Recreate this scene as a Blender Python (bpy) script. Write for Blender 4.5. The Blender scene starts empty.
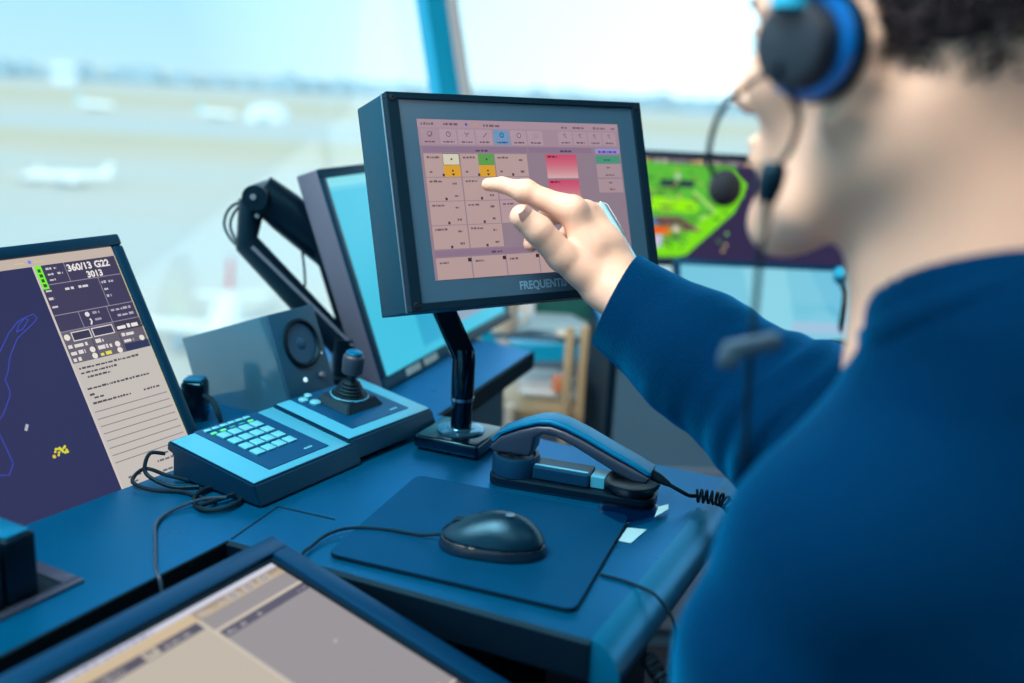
import bpy, bmesh, math, random
import numpy as np
from mathutils import Vector, Matrix, Euler

random.seed(11)
sc = bpy.context.scene
COL = sc.collection
V = Vector
R = math.radians
MW = {}          # object name -> world matrix


# ------------------------------------------------------------------ materials
def lin(c):
    o = []
    for x in c[:3]:
        x = x / 255.0
        o.append(x / 12.92 if x <= 0.04045 else ((x + 0.055) / 1.055) ** 2.4)
    return (o[0], o[1], o[2], 1.0)


def mat(name, col, rough=0.5, metal=0.0, spec=0.5, emit=None, es=1.0, bump=0.0, bscale=200.0,
        var=0.0, vscale=8.0, coat=0.0, sheen=0.0, sheencol=None, sss=0.0, sssr=(1, .35, .2), wave=False, stint=None):
    m = bpy.data.materials.new(name)
    m.use_nodes = True
    nt = m.node_tree
    b = nt.nodes['Principled BSDF']
    b.inputs['Base Color'].default_value = lin(col)
    b.inputs['Roughness'].default_value = rough
    b.inputs['Metallic'].default_value = metal
    b.inputs['Specular IOR Level'].default_value = spec
    b.inputs['Coat Weight'].default_value = coat
    if stint:
        b.inputs['Specular Tint'].default_value = lin(stint)
        b.inputs['Coat Tint'].default_value = lin(stint)
    if sheen:
        b.inputs['Sheen Weight'].default_value = sheen
        b.inputs['Sheen Roughness'].default_value = 0.4
        b.inputs['Sheen Tint'].default_value = lin(sheencol or (255, 255, 255))
    if sss:
        b.inputs['Subsurface Weight'].default_value = sss
        b.inputs['Subsurface Radius'].default_value = sssr
        b.inputs['Subsurface Scale'].default_value = 0.004
    if emit:
        b.inputs['Emission Color'].default_value = lin(emit)
        b.inputs['Emission Strength'].default_value = es
    tc = nt.nodes.new('ShaderNodeTexCoord')
    if var:
        n = nt.nodes.new('ShaderNodeTexNoise')
        n.inputs['Scale'].default_value = vscale
        n.inputs['Detail'].default_value = 5
        nt.links.new(tc.outputs['Object'], n.inputs['Vector'])
        mx = nt.nodes.new('ShaderNodeMix')
        mx.data_type = 'RGBA'
        a = lin(col)
        mx.inputs[6].default_value = tuple(max(0, x * (1 - var)) for x in a[:3]) + (1,)
        mx.inputs[7].default_value = tuple(min(1, x * (1 + var)) for x in a[:3]) + (1,)
        nt.links.new(n.outputs['Fac'], mx.inputs[0])
        nt.links.new(mx.outputs[2], b.inputs['Base Color'])
        mr = nt.nodes.new('ShaderNodeMapRange')
        mr.inputs['To Min'].default_value = max(0.02, rough - .08)
        mr.inputs['To Max'].default_value = min(1, rough + .08)
        nt.links.new(n.outputs['Fac'], mr.inputs['Value'])
        nt.links.new(mr.outputs['Result'], b.inputs['Roughness'])
    if bump:
        if wave:
            t = nt.nodes.new('ShaderNodeTexWave')
            t.inputs['Scale'].default_value = bscale
            t.inputs['Distortion'].default_value = 2.0
            t.inputs['Detail'].default_value = 1.0
            out = t.outputs['Fac']
        else:
            t = nt.nodes.new('ShaderNodeTexNoise')
            t.inputs['Scale'].default_value = bscale
            t.inputs['Detail'].default_value = 3
            out = t.outputs['Fac']
        nt.links.new(tc.outputs['Object'], t.inputs['Vector'])
        bp = nt.nodes.new('ShaderNodeBump')
        bp.inputs['Strength'].default_value = bump
        bp.inputs['Distance'].default_value = 0.001
        nt.links.new(out, bp.inputs['Height'])
        nt.links.new(bp.outputs['Normal'], b.inputs['Normal'])
    return m


DCACHE = {}


def dmat(col, es=1.0):
    """a colour shown by a screen: it gives off light and has a satin cover glass"""
    k = (tuple(col), es)
    if k not in DCACHE:
        m = mat('display_%d_%d_%d' % tuple(col), (4, 4, 5), rough=0.28, spec=0.35, emit=col, es=es)
        DCACHE[k] = m
    return DCACHE[k]


def glass_mat(name, tint=(235, 250, 255), rough=0.0, fac=0.06):
    m = bpy.data.materials.new(name)
    m.use_nodes = True
    nt = m.node_tree
    for n in list(nt.nodes):
        nt.nodes.remove(n)
    o = nt.nodes.new('ShaderNodeOutputMaterial')
    t = nt.nodes.new('ShaderNodeBsdfTransparent')
    t.inputs[0].default_value = lin(tint)
    g = nt.nodes.new('ShaderNodeBsdfGlossy')
    g.inputs['Roughness'].default_value = rough
    mx = nt.nodes.new('ShaderNodeMixShader')
    mx.inputs[0].default_value = fac
    nt.links.new(t.outputs[0], mx.inputs[1])
    nt.links.new(g.outputs[0], mx.inputs[2])
    nt.links.new(mx.outputs[0], o.inputs[0])
    return m


# ------------------------------------------------------------------ mesh builder
TXT = {}


def text_mesh(s, size, bold=0.0):
    k = (s, bold)
    if k not in TXT:
        cu = bpy.data.curves.new('t', 'FONT')
        cu.body = s
        cu.size = 1.0
        cu.offset = bold
        cu.resolution_u = 3
        ob = bpy.data.objects.new('t', cu)
        COL.objects.link(ob)
        dg = bpy.context.evaluated_depsgraph_get()
        me = ob.evaluated_get(dg).to_mesh()
        vs = [v.co.copy() for v in me.vertices]
        fs = [tuple(p.vertices) for p in me.polygons]
        ob.evaluated_get(dg).to_mesh_clear()
        bpy.data.objects.remove(ob)
        bpy.data.curves.remove(cu)
        TXT[k] = (vs, fs)
    vs, fs = TXT[k]
    return [v * size for v in vs], fs


class MB:
    def __init__(self):
        self.v = []
        self.f = []
        self.m = []
        self.s = []
        self.mats = []

    def mi(self, m):
        if m is None:
            return 0
        if m not in self.mats:
            self.mats.append(m)
        return self.mats.index(m)

    def add(self, vs, fs, m=None, M=None, smooth=False):
        k = len(self.v)
        for p in vs:
            p = V(p)
            self.v.append(M @ p if M is not None else p)
        i = self.mi(m)
        for f in fs:
            self.f.append(tuple(k + j for j in f))
            self.m.append(i)
            self.s.append(smooth)
        return self

    def bm(self, bm, m=None, M=None, smooth=False):
        bm.verts.index_update()
        self.add([v.co.copy() for v in bm.verts], [tuple(v.index for v in f.verts) for f in bm.faces], m, M, smooth)
        bm.free()
        return self

    def box(self, c, s, m=None, M=None, bev=0.0, seg=2):
        b = bmesh.new()
        bmesh.ops.create_cube(b, size=1)
        for v in b.verts:
            v.co = V((v.co.x * s[0] + c[0], v.co.y * s[1] + c[1], v.co.z * s[2] + c[2]))
        if bev:
            bmesh.ops.bevel(b, geom=b.edges[:], offset=bev, segments=seg, affect='EDGES', profile=0.5)
        return self.bm(b, m, M, bool(bev) and seg > 1)

    def span(self, a, b, m=None, M=None, bev=0.0, seg=2):
        return self.box([(a[i] + b[i]) / 2 for i in range(3)], [abs(b[i] - a[i]) for i in range(3)], m, M, bev, seg)

    def prism(self, poly, z0, z1, m=None, M=None, bev=0.0, seg=2):
        """polygon in x,y raised along z"""
        b = bmesh.new()
        lo = [b.verts.new((p[0], p[1], z0)) for p in poly]
        hi = [b.verts.new((p[0], p[1], z1)) for p in poly]
        b.faces.new(hi)
        b.faces.new(lo[::-1])
        n = len(poly)
        for i in range(n):
            j = (i + 1) % n
            b.faces.new((lo[i], lo[j], hi[j], hi[i]))
        bmesh.ops.recalc_face_normals(b, faces=b.faces[:])
        if bev:
            bmesh.ops.bevel(b, geom=b.edges[:], offset=bev, segments=seg, affect='EDGES', profile=0.5)
        return self.bm(b, m, M, False)

    def tube(self, pts, r, seg=10, m=None, M=None, cap=True, smooth=True, flat=None):
        pts = [V(p) for p in pts]
        n = len(pts)
        rs = r if isinstance(r, (list, tuple)) else [r] * n
        t0 = (pts[1] - pts[0]).normalized()
        up = V((0, 0, 1)) if abs(t0.z) < .9 else V((1, 0, 0))
        nrm = t0.cross(up).normalized()
        vs = []
        fs = []
        for i in range(n):
            t = (pts[min(i + 1, n - 1)] - pts[max(i - 1, 0)])
            t = t.normalized() if t.length > 1e-9 else t0
            nrm = (nrm - t * nrm.dot(t))
            nrm = nrm.normalized() if nrm.length > 1e-6 else t.orthogonal().normalized()
            bn = t.cross(nrm)
            for k in range(seg):
                a = 2 * math.pi * k / seg
                vs.append(pts[i] + (nrm * math.cos(a) + bn * math.sin(a) * (flat or 1)) * rs[i])
        for i in range(n - 1):
            for k in range(seg):
                k2 = (k + 1) % seg
                fs.append((i * seg + k, i * seg + k2, (i + 1) * seg + k2, (i + 1) * seg + k))
        if cap:
            fs.append(tuple(range(seg))[::-1])
            fs.append(tuple((n - 1) * seg + k for k in range(seg)))
        return self.add(vs, fs, m, M, smooth)

    def cyl(self, a, b, r, r2=None, seg=24, m=None, M=None, smooth=True):
        return self.tube([a, b], [r, r if r2 is None else r2], seg, m, M, True, smooth)

    def lathe(self, prof, seg=32, m=None, M=None, smooth=True):
        """profile (radius, height) turned about local z"""
        vs = []
        fs = []
        n = len(prof)
        for (r, z) in prof:
            for k in range(seg):
                a = 2 * math.pi * k / seg
                vs.append((r * math.cos(a), r * math.sin(a), z))
        for i in range(n - 1):
            for k in range(seg):
                k2 = (k + 1) % seg
                fs.append((i * seg + k, i * seg + k2, (i + 1) * seg + k2, (i + 1) * seg + k))
        fs.append(tuple(range(seg))[::-1])
        fs.append(tuple((n - 1) * seg + k for k in range(seg)))
        return self.add(vs, fs, m, M, smooth)

    def text(self, s, x, y, size, m, M=None, bold=0.0, align='L', xs=1.0):
        vs, fs = text_mesh(s, size, bold)
        if not vs:
            return self
        w = max(v.x for v in vs)
        dx = {'L': 0, 'C': -w / 2, 'R': -w}[align]
        return self.add([((v.x + dx) * xs + x, v.y + y, 0) for v in vs], fs, m, M)

    def build(self, name, m=None, parent=None, world=False, kind=None):
        me = bpy.data.meshes.new(name)
        vs = self.v
        if world and parent is not None:
            inv = MW[parent.name].inverted()
            vs = [inv @ p for p in vs]
        me.from_pydata([tuple(p) for p in vs], [], self.f)
        if len(self.mats) == 1 and m is not None:
            me.materials.append(m)
        elif self.mats:
            for x in self.mats:
                me.materials.append(x)
            me.polygons.foreach_set('material_index', self.m)
        elif m:
            me.materials.append(m)
        me.polygons.foreach_set('use_smooth', self.s)
        me.update()
        o = bpy.data.objects.new(name, me)
        COL.objects.link(o)
        if parent is not None:
            o.parent = parent
        if any(self.s):
            try:
                me.set_sharp_from_angle(angle=R(42))
            except Exception:
                pass
        if kind:
            o['kind'] = kind
        MW[o.name] = (MW[parent.name] if parent is not None else Matrix())
        return o


def thing(name, label, cat, M=None, loc=None, group=None):
    o = bpy.data.objects.new(name, None)
    COL.objects.link(o)
    o.empty_display_size = .05
    if M is None:
        M = Matrix.Translation(loc or (0, 0, 0))
    o.matrix_world = M
    MW[o.name] = M.copy()
    o['label'] = label
    o['category'] = cat
    if group:
        o['group'] = group
    return o


def tag(o, label, cat, group=None):
    o['label'] = label
    o['category'] = cat
    if group:
        o['group'] = group
    return o


def at_base(mb, name, m, label, cat, group=None):
    """a thing of one mesh: origin set at its base"""
    xs = [p.x for p in mb.v]
    ys = [p.y for p in mb.v]
    zs = [p.z for p in mb.v]
    c = V(((min(xs) + max(xs)) / 2, (min(ys) + max(ys)) / 2, min(zs)))
    mb.v = [p - c for p in mb.v]
    o = mb.build(name, m)
    o.location = c
    MW[o.name] = Matrix.Translation(c)
    return tag(o, label, cat, group)


def frame(origin, yaw, tilt):
    """x right, z up along the screen, y away from the one who looks at it"""
    y = R(yaw)
    t = R(tilt)
    r = V((math.cos(y), math.sin(y), 0))
    n = V((math.sin(y), -math.cos(y), 0))
    u = V((0, 0, 1)) * math.cos(t) - n * math.sin(t)
    back = u.cross(r)
    M = Matrix((r, back, u)).transposed().to_4x4()
    M.translation = V(origin)
    return M


def catmull(pts, n=8):
    pts = [V(p) for p in pts]
    P = [pts[0] * 2 - pts[1]] + pts + [pts[-1] * 2 - pts[-2]]
    out = []
    for i in range(1, len(P) - 2):
        a, b, c, d = P[i - 1], P[i], P[i + 1], P[i + 2]
        for k in range(n):
            t = k / n
            out.append(0.5 * ((2 * b) + (c - a) * t + (2 * a - 5 * b + 4 * c - d) * t * t + (3 * b - a - 3 * c + d) * t ** 3))
    out.append(pts[-1])
    return out


def face_map(M, dy):
    """maps text/plate coordinates (x, y up, z) onto the front face of a frame, dy in front of it"""
    return M @ Matrix(((1, 0, 0, 0), (0, 0, -1, dy), (0, 1, 0, 0), (0, 0, 0, 1)))


class Screen:
    """picture shown by a display; x right from the left edge, y down from the top edge, metres"""

    def __init__(self, w, h, y0):
        self.w, self.h, self.y0 = w, h, y0
        self.mb = MB()
        self.k = 0

    def rect(self, x0, y0, x1, y1, col, up=1):
        d = self.y0 - 0.00012 * up
        a = (x0, d, -y0)
        b = (x1, d, -y0)
        c = (x1, d, -y1)
        e = (x0, d, -y1)
        self.mb.add([e, c, b, a], [(0, 1, 2, 3)], dmat(col))

    def poly(self, pts, col, up=1):
        d = self.y0 - 0.00012 * up
        self.mb.add([(p[0], d, -p[1]) for p in pts], [tuple(range(len(pts)))[::-1]], dmat(col))

    def line(self, pts, w, col, up=2):
        for a, b in zip(pts[:-1], pts[1:]):
            dx, dy = b[0] - a[0], b[1] - a[1]
            L = math.hypot(dx, dy) or 1
            nx, ny = -dy / L * w / 2, dx / L * w / 2
            self.poly([(a[0] + nx, a[1] + ny), (b[0] + nx, b[1] + ny), (b[0] - nx, b[1] - ny), (a[0] - nx, a[1] - ny)], col, up)

    def frame(self, x0, y0, x1, y1, w, col, up=2):
        self.rect(x0, y0, x1, y0 + w, col, up)
        self.rect(x0, y1 - w, x1, y1, col, up)
        self.rect(x0, y0, x0 + w, y1, col, up)
        self.rect(x1 - w, y0, x1, y1, col, up)

    def disc(self, x, y, r, col, up=3):
        self.poly([(x + r * math.cos(a * math.pi / 8), y + r * math.sin(a * math.pi / 8)) for a in range(16)], col, up)

    def text(self, s, x, y, size, col, bold=0.0, align='L', up=3, xs=1.0):
        """baseline at y"""
        d = self.y0 - 0.00012 * up
        M = Matrix(((1, 0, 0, 0), (0, 0, -1, d), (0, 1, 0, 0), (0, 0, 0, 1)))
        self.mb.text(s, x, -y, size, dmat(col), M, bold, align, xs)

    def dashes(self, x, y, w, h, col, seed=0, up=3):
        """a line of writing too small to read"""
        rr = random.Random(seed)
        p = x
        while p < x + w:
            L = rr.uniform(.5, 2.2) * h
            L = min(L, x + w - p)
            self.rect(p, y - h * rr.uniform(.6, .9), p + L, y, col, up)
            p += L + h * rr.uniform(.25, .6)

    def build(self, name, parent):
        return self.mb.build(name, None, parent)


# ------------------------------------------------------------------ soft bodies from distance fields
class Field:
    def __init__(self, h):
        self.h = h
        self.p = []

    def cone(self, a, b, ra, rb, k=.01, sub=False, sq=None):
        self.p.append(('c', np.array(a, float), np.array(b, float), ra, rb, k, sub, sq))
        return self

    def chain(self, pts, k=.01):
        for (a, ra), (b, rb) in zip(pts[:-1], pts[1:]):
            self.cone(a, b, ra, rb, k)
        return self

    def ell(self, c, rad, k=.01, M=None, sub=False):
        self.p.append(('e', np.array(c, float), np.array(rad, float), None if M is None else np.array(M.to_3x3()), 0, k, sub, None))
        return self

    def plane(self, pt, n):
        """keep the side opposite to n"""
        self.p.append(('p', np.array(pt, float), np.array(n, float) / np.linalg.norm(n), 0, 0, 0, True, None))
        return self

    def mesh(self):
        h = self.h
        lo = np.array([1e9] * 3)
        hi = -lo
        for q in self.p:
            if q[6]:
                continue
            if q[0] == 'c':
                r = max(q[3], q[4])
                lo = np.minimum(lo, np.minimum(q[1], q[2]) - r)
                hi = np.maximum(hi, np.maximum(q[1], q[2]) + r)
            else:
                r = max(q[2])
                lo = np.minimum(lo, q[1] - r)
                hi = np.maximum(hi, q[1] + r)
        lo -= 4 * h + .01
        hi += 4 * h + .01
        n = np.ceil((hi - lo) / h).astype(int) + 1
        D = np.full(n, 1.0, dtype=np.float32)
        ax = [lo[i] + h * np.arange(n[i]) for i in range(3)]
        for q in self.p:
            if q[0] == 'p':
                d = ((ax[0] - q[1][0]) * q[2][0])[:, None, None] + ((ax[1] - q[1][1]) * q[2][1])[None, :, None] + ((ax[2] - q[1][2]) * q[2][2])[None, None, :]
                D = np.maximum(D, d.astype(np.float32))
                continue
            if q[0] == 'c':
                r = max(q[3], q[4])
                a = np.minimum(q[1], q[2]) - r
                b = np.maximum(q[1], q[2]) + r
            else:
                r = max(q[2])
                a = q[1] - r
                b = q[1] + r
            k = q[5]
            i0 = np.clip(((a - k - 3 * h - lo) / h).astype(int), 0, n - 1)
            i1 = np.clip(((b + k + 3 * h - lo) / h).astype(int) + 2, 1, n)
            if np.any(i1 <= i0):
                continue
            X = ax[0][i0[0]:i1[0]][:, None, None]
            Y = ax[1][i0[1]:i1[1]][None, :, None]
            Z = ax[2][i0[2]:i1[2]][None, None, :]
            if q[0] == 'c':
                A, B = q[1], q[2]
                ab = B - A
                L = max(ab @ ab, 1e-12)
                t = np.clip(((X - A[0]) * ab[0] + (Y - A[1]) * ab[1] + (Z - A[2]) * ab[2]) / L, 0, 1)
                dx = X - A[0] - t * ab[0]
                dy = Y - A[1] - t * ab[1]
                dz = Z - A[2] - t * ab[2]
                if q[7] is not None:
                    ax_, f = q[7]
                    c = (dx * ax_[0] + dy * ax_[1] + dz * ax_[2]) * (f - 1)
                    dx = dx + c * ax_[0]
                    dy = dy + c * ax_[1]
                    dz = dz + c * ax_[2]
                d = np.sqrt(dx * dx + dy * dy + dz * dz) - (q[3] + (q[4] - q[3]) * t)
            else:
                P = [X - q[1][0], Y - q[1][1], Z - q[1][2]]
                if q[3] is not None:
                    Mi = q[3].T
                    P = [Mi[i, 0] * P[0] + Mi[i, 1] * P[1] + Mi[i, 2] * P[2] for i in range(3)]
                s = [P[i] / q[2][i] for i in range(3)]
                k0 = np.sqrt(s[0] ** 2 + s[1] ** 2 + s[2] ** 2)
                g = [P[i] / q[2][i] ** 2 for i in range(3)]
                k1 = np.sqrt(g[0] ** 2 + g[1] ** 2 + g[2] ** 2) + 1e-9
                d = k0 * (k0 - 1) / k1
            S = D[i0[0]:i1[0], i0[1]:i1[1], i0[2]:i1[2]]
            d = np.broadcast_to(d, S.shape).astype(np.float32)
            if q[6]:
                d = -d
                hh = np.maximum(k - np.abs(S - d), 0) / max(k, 1e-6)
                S[...] = np.maximum(S, d) + hh * hh * k * .25
            else:
                hh = np.maximum(k - np.abs(S - d), 0) / max(k, 1e-6)
                S[...] = np.minimum(S, d) - hh * hh * k * .25
        # surface nets
        D = np.where(D == 0, 1e-7, D)
        ins = D < 0
        nx, ny, nz = D.shape
        cs = (nx - 1, ny - 1, nz - 1)
        acc = np.zeros(cs + (3,), np.float32)
        cnt = np.zeros(cs, np.float32)
        corners = [(i, j, k) for i in (0, 1) for j in (0, 1) for k in (0, 1)]
        for c in corners:
            for a in range(3):
                if c[a]:
                    continue
                e = list(c)
                e[a] = 1
                s1 = tuple(slice(c[i], c[i] + cs[i]) for i in range(3))
                s2 = tuple(slice(e[i], e[i] + cs[i]) for i in range(3))
                d1, d2 = D[s1], D[s2]
                m = ins[s1] != ins[s2]
                t = np.where(m, d1 / np.where(m, d1 - d2, 1), 0)
                for i in range(3):
                    acc[..., i] += np.where(m, c[i] + (t if i == a else 0), 0)
                cnt += m
        act = cnt > 0
        idx = -np.ones(cs, int)
        ii = np.argwhere(act)
        idx[act] = np.arange(len(ii))
        pos = (ii + acc[act] / cnt[act][:, None]) * h + lo
        faces = []
        for a in range(3):
            b, c = (a + 1) % 3, (a + 2) % 3
            s1 = [slice(1, -1)] * 3
            s1[a] = slice(0, cs[a])
            s2 = list(s1)
            s2[a] = slice(1, cs[a] + 1)
            i1, i2 = ins[tuple(s1)], ins[tuple(s2)]
            for sgn, mm in ((0, i1 & ~i2), (1, ~i1 & i2)):
                w = np.argwhere(mm)
                if not len(w):
                    continue
                w = w + 1
                w[:, a] -= 1
                q = []
                for (db, dc) in ((-1, -1), (0, -1), (0, 0), (-1, 0)):
                    t = w.copy()
                    t[:, b] += db
                    t[:, c] += dc
                    q.append(idx[t[:, 0], t[:, 1], t[:, 2]])
                F = np.stack(q, 1)
                if sgn:
                    F = F[:, ::-1]
                faces.append(F)
        F = np.concatenate(faces)
        F = F[(F >= 0).all(1)]
        return pos, F


def field_mb(fields, m, disp=None):
    mb = MB()
    for fd in fields:
        pos, F = fd.mesh()
        if disp:
            pos = disp(pos)
        mb.add([V(p) for p in pos.tolist()], [tuple(f) for f in F.tolist()], m, None, True)
    return mb


# ------------------------------------------------------------------ camera (35 mm lens, full frame)
cam = bpy.data.cameras.new('camera')
camo = bpy.data.objects.new('camera', cam)
COL.objects.link(camo)
cam.sensor_width = 36
cam.lens = 35.0
cam.clip_start = .02
cam.clip_end = 20000
pit, rol = R(14.4), R(3.0)
fw = V((0, math.cos(pit), -math.sin(pit)))
rt0 = V((1, 0, 0))
up0 = rt0.cross(fw)
rt = rt0 * math.cos(rol) + up0 * math.sin(rol)
upv = up0 * math.cos(rol) - rt0 * math.sin(rol)
Mc = Matrix((rt, upv, -fw)).transposed().to_4x4()
Mc.translation = V((0, 0, 1.18))
camo.matrix_world = Mc
cam.dof.use_dof = True
cam.dof.focus_distance = 1.10
cam.dof.aperture_fstop = 2.0
sc.camera = camo
# ------------------------------------------------------------------ palette
M_desk = mat('desk_laminate', (0, 100, 154), rough=.30, spec=.5, metal=.6, stint=(120, 215, 255), var=.10, vscale=14, bump=.25, bscale=900)
M_deskedge = mat('desk_edge', (0, 112, 160), rough=.34, spec=.6, metal=.4, stint=(120, 215, 255), var=.05)
M_deskdark = mat('desk_underside', (2, 16, 34), rough=.6, spec=.3, stint=(120, 215, 255), var=.1)
M_frame = mat('console_frame', (0, 52, 92), rough=.36, spec=.6, metal=.2, stint=(120, 215, 255), var=.05)
M_black = mat('black_plastic', (3, 16, 32), rough=.42, spec=.5, stint=(120, 215, 255), var=.1, vscale=30)
M_blackg = mat('gloss_black', (2, 14, 28), rough=.14, spec=.7, stint=(120, 215, 255), var=.05)
M_rub = mat('rubber', (4, 14, 26), rough=.6, stint=(120, 215, 255), var=.1)
M_navy = mat('navy_plastic', (6, 50, 84), rough=.42, stint=(120, 215, 255), bump=.3, bscale=1200, var=.08)
M_grey = mat('grey_plastic', (82, 96, 120), rough=.5, var=.06)
M_bezel = mat('bezel_blue', (2, 42, 70), rough=.4, stint=(120, 215, 255), var=.05)
M_hous = mat('housing_powder_coat', (8, 66, 92), rough=.5, stint=(120, 215, 255), bump=.5, bscale=1500, var=.2, vscale=60)
M_frameblk = mat('frame_black', (3, 26, 46), rough=.6, stint=(120, 215, 255), var=.1, vscale=40)
M_glassbez = mat('bezel_glass', (60, 104, 134), rough=.22, spec=.6, var=.04)
M_steel = mat('steel', (170, 180, 190), rough=.25, metal=1, var=.05)
M_pearl = mat('light_blue_plate', (56, 162, 202), rough=.4, var=.04)
M_plate = mat('dark_blue_plate', (0, 66, 112), rough=.4, stint=(80, 200, 255), var=.05)
M_key = mat('key_cap', (84, 186, 214), rough=.4, var=.03)
M_white = mat('white_plastic', (225, 232, 238), rough=.4, var=.03)
M_led = mat('green_led', (20, 120, 60), rough=.4, emit=(90, 235, 150), es=1.0)
M_floor = mat('floor_carpet', (38, 46, 62), rough=.9, bump=.6, bscale=400, var=.25, vscale=80)
M_ceil = mat('ceiling_tile', (120, 132, 145), rough=.9, var=.05, bump=.3, bscale=120)
M_wall = mat('wall_paint', (120, 140, 160), rough=.8, var=.05)
M_cyan = mat('cyan_painted_steel', (0, 186, 236), rough=.45, var=.04)
M_whitep = mat('white_painted_steel', (232, 240, 246), rough=.5, var=.02)
M_greyp = mat('grey_gasket', (110, 125, 120), rough=.6, var=.05)
M_tan = mat('tan_metal', (196, 176, 140), rough=.4, var=.06)
M_cabinet = mat('cabinet_grey', (80, 122, 150), rough=.55, var=.06)
M_glass = glass_mat('window_glass')

# ------------------------------------------------------------------ the cab: an eight-sided glass room
E1 = V((math.sin(R(28)), math.cos(R(28)), 0))
SIDE = 4.3
P1 = V((-.068, 2.77, 0))
verts8 = [P1]
a = 62.0 - 45.0   # heading of the front window, degrees from +x
hd = 17.0
for i in range(7):
    verts8.append(verts8[-1] + V((math.cos(R(hd)), math.sin(R(hd)), 0)) * SIDE)
    hd -= 45.0
cen = sum(verts8, V((0, 0, 0))) / 8
LEAN = math.tan(R(17))
SILL, HEAD = .40, 2.75


def out_at(p, z):
    """window plane leans outwards above the sill"""
    d = (p - cen)
    d.z = 0
    d = d.normalized()
    k = max(0, z - SILL) * LEAN / math.cos(R(22.5))
    return V((p.x, p.y, z)) + d * k


names8 = ['front', 'front_right', 'right', 'rear_right', 'rear', 'rear_left', 'left_rear', 'left']
mb = MB()
mb.prism([(p.x * 1.0, p.y) for p in [cen + (v - cen) * 1.02 for v in verts8]][::-1], -.1, 0)
o = mb.build('floor', M_floor)
o['kind'] = 'structure'
mb = MB()
top = [out_at(v, HEAD + .1) for v in verts8]
mb.prism([(p.x, p.y) for p in [cen + (v - cen) * 1.04 for v in top]][::-1], HEAD + .08, HEAD + .25)
o = mb.build('ceiling', M_ceil)
o['kind'] = 'structure'
for i in range(8):
    a_, b_ = verts8[i], verts8[(i + 1) % 8]
    mid = (a_ + b_) / 2
    nin = (cen - mid).normalized()
    # sill wall
    mb = MB()
    q = [a_, b_, b_ - nin * .12, a_ - nin * .12]
    mb.prism([(p.x, p.y) for p in q], 0, SILL)
    o = mb.build('wall_' + names8[i], M_wall)
    o['kind'] = 'structure'
    if i in (2, 3, 4, 5):      # back windows walled up, unseen, so the light comes from front and left
        mb = MB()
        A0, B0, A1, B1 = out_at(a_, SILL), out_at(b_, SILL), out_at(a_, HEAD + .1), out_at(b_, HEAD + .1)
        vs = [A0, B0, B1, A1] + [p - nin * .1 for p in (A0, B0, B1, A1)]
        mb.add(vs, [(0, 1, 2, 3), (7, 6, 5, 4), (0, 4, 5, 1), (3, 2, 6, 7), (0, 3, 7, 4), (1, 5, 6, 2)])
        o = mb.build('wall_light_block_' + names8[i], M_wall)
        o['kind'] = 'structure'
        continue
    # window: frame with bottom and top rail, and one pane
    w = thing('window_%d' % (i + 1), '', '', loc=(mid.x, mid.y, SILL))
    del w['label']
    del w['category']
    w['kind'] = 'structure'
    mb = MB()
    for z0, z1 in ((SILL, SILL + .05), (HEAD, HEAD + .1)):
        A0, B0, A1, B1 = out_at(a_, z0), out_at(b_, z0), out_at(a_, z1), out_at(b_, z1)
        vs = [A0, B0, B1, A1, A0 - nin * .06, B0 - nin * .06, B1 - nin * .06, A1 - nin * .06]
        mb.add(vs, [(0, 1, 2, 3), (7, 6, 5, 4), (0, 4, 5, 1), (3, 2, 6, 7), (0, 3, 7, 4), (1, 5, 6, 2)])
    mb.build('window_frame', M_cyan, w, world=True)
    A0, B0, A1, B1 = out_at(a_, SILL + .05), out_at(b_, SILL + .05), out_at(a_, HEAD), out_at(b_, HEAD)
    mb = MB()
    off = -nin * .03
    off2 = -nin * .042
    vs = [A0 + off, B0 + off, B1 + off, A1 + off, A0 + off2, B0 + off2, B1 + off2, A1 + off2]
    mb.add(vs, [(0, 1, 2, 3), (7, 6, 5, 4), (0, 4, 5, 1), (3, 2, 6, 7), (0, 3, 7, 4), (1, 5, 6, 2)])
    mb.build('pane', M_glass, w, world=True)
    # corner pillar
    c = verts8[i]
    t = thing('trim_%d' % (i + 1), '', '', loc=(c.x, c.y, SILL))
    del t['label']
    del t['category']
    t['kind'] = 'structure'
    d = (c - cen).normalized()
    s = V((d.y, -d.x, 0))

    def post(s0, s1, d0, d1, m, nm):
        mb = MB()
        lo, hi = out_at(c, SILL), out_at(c, HEAD + .1)
        vs = []
        for base in (lo, hi):
            for (ss, dd) in ((s0, d0), (s1, d0), (s1, d1), (s0, d1)):
                vs.append(base + s * ss + d * dd)
        mb.add(vs, [(0, 1, 2, 3), (7, 6, 5, 4), (0, 4, 5, 1), (1, 5, 6, 2), (2, 6, 7, 3), (3, 7, 4, 0)])
        return mb.build(nm, m, t, world=True)
    post(-.058, .012, -.05, .005, M_cyan, 'window_post')
    post(.0125, .048, -.05, .005, M_whitep, 'cover_strip')
    post(.0485, .060, -.04, .005, M_greyp, 'gasket')

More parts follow.
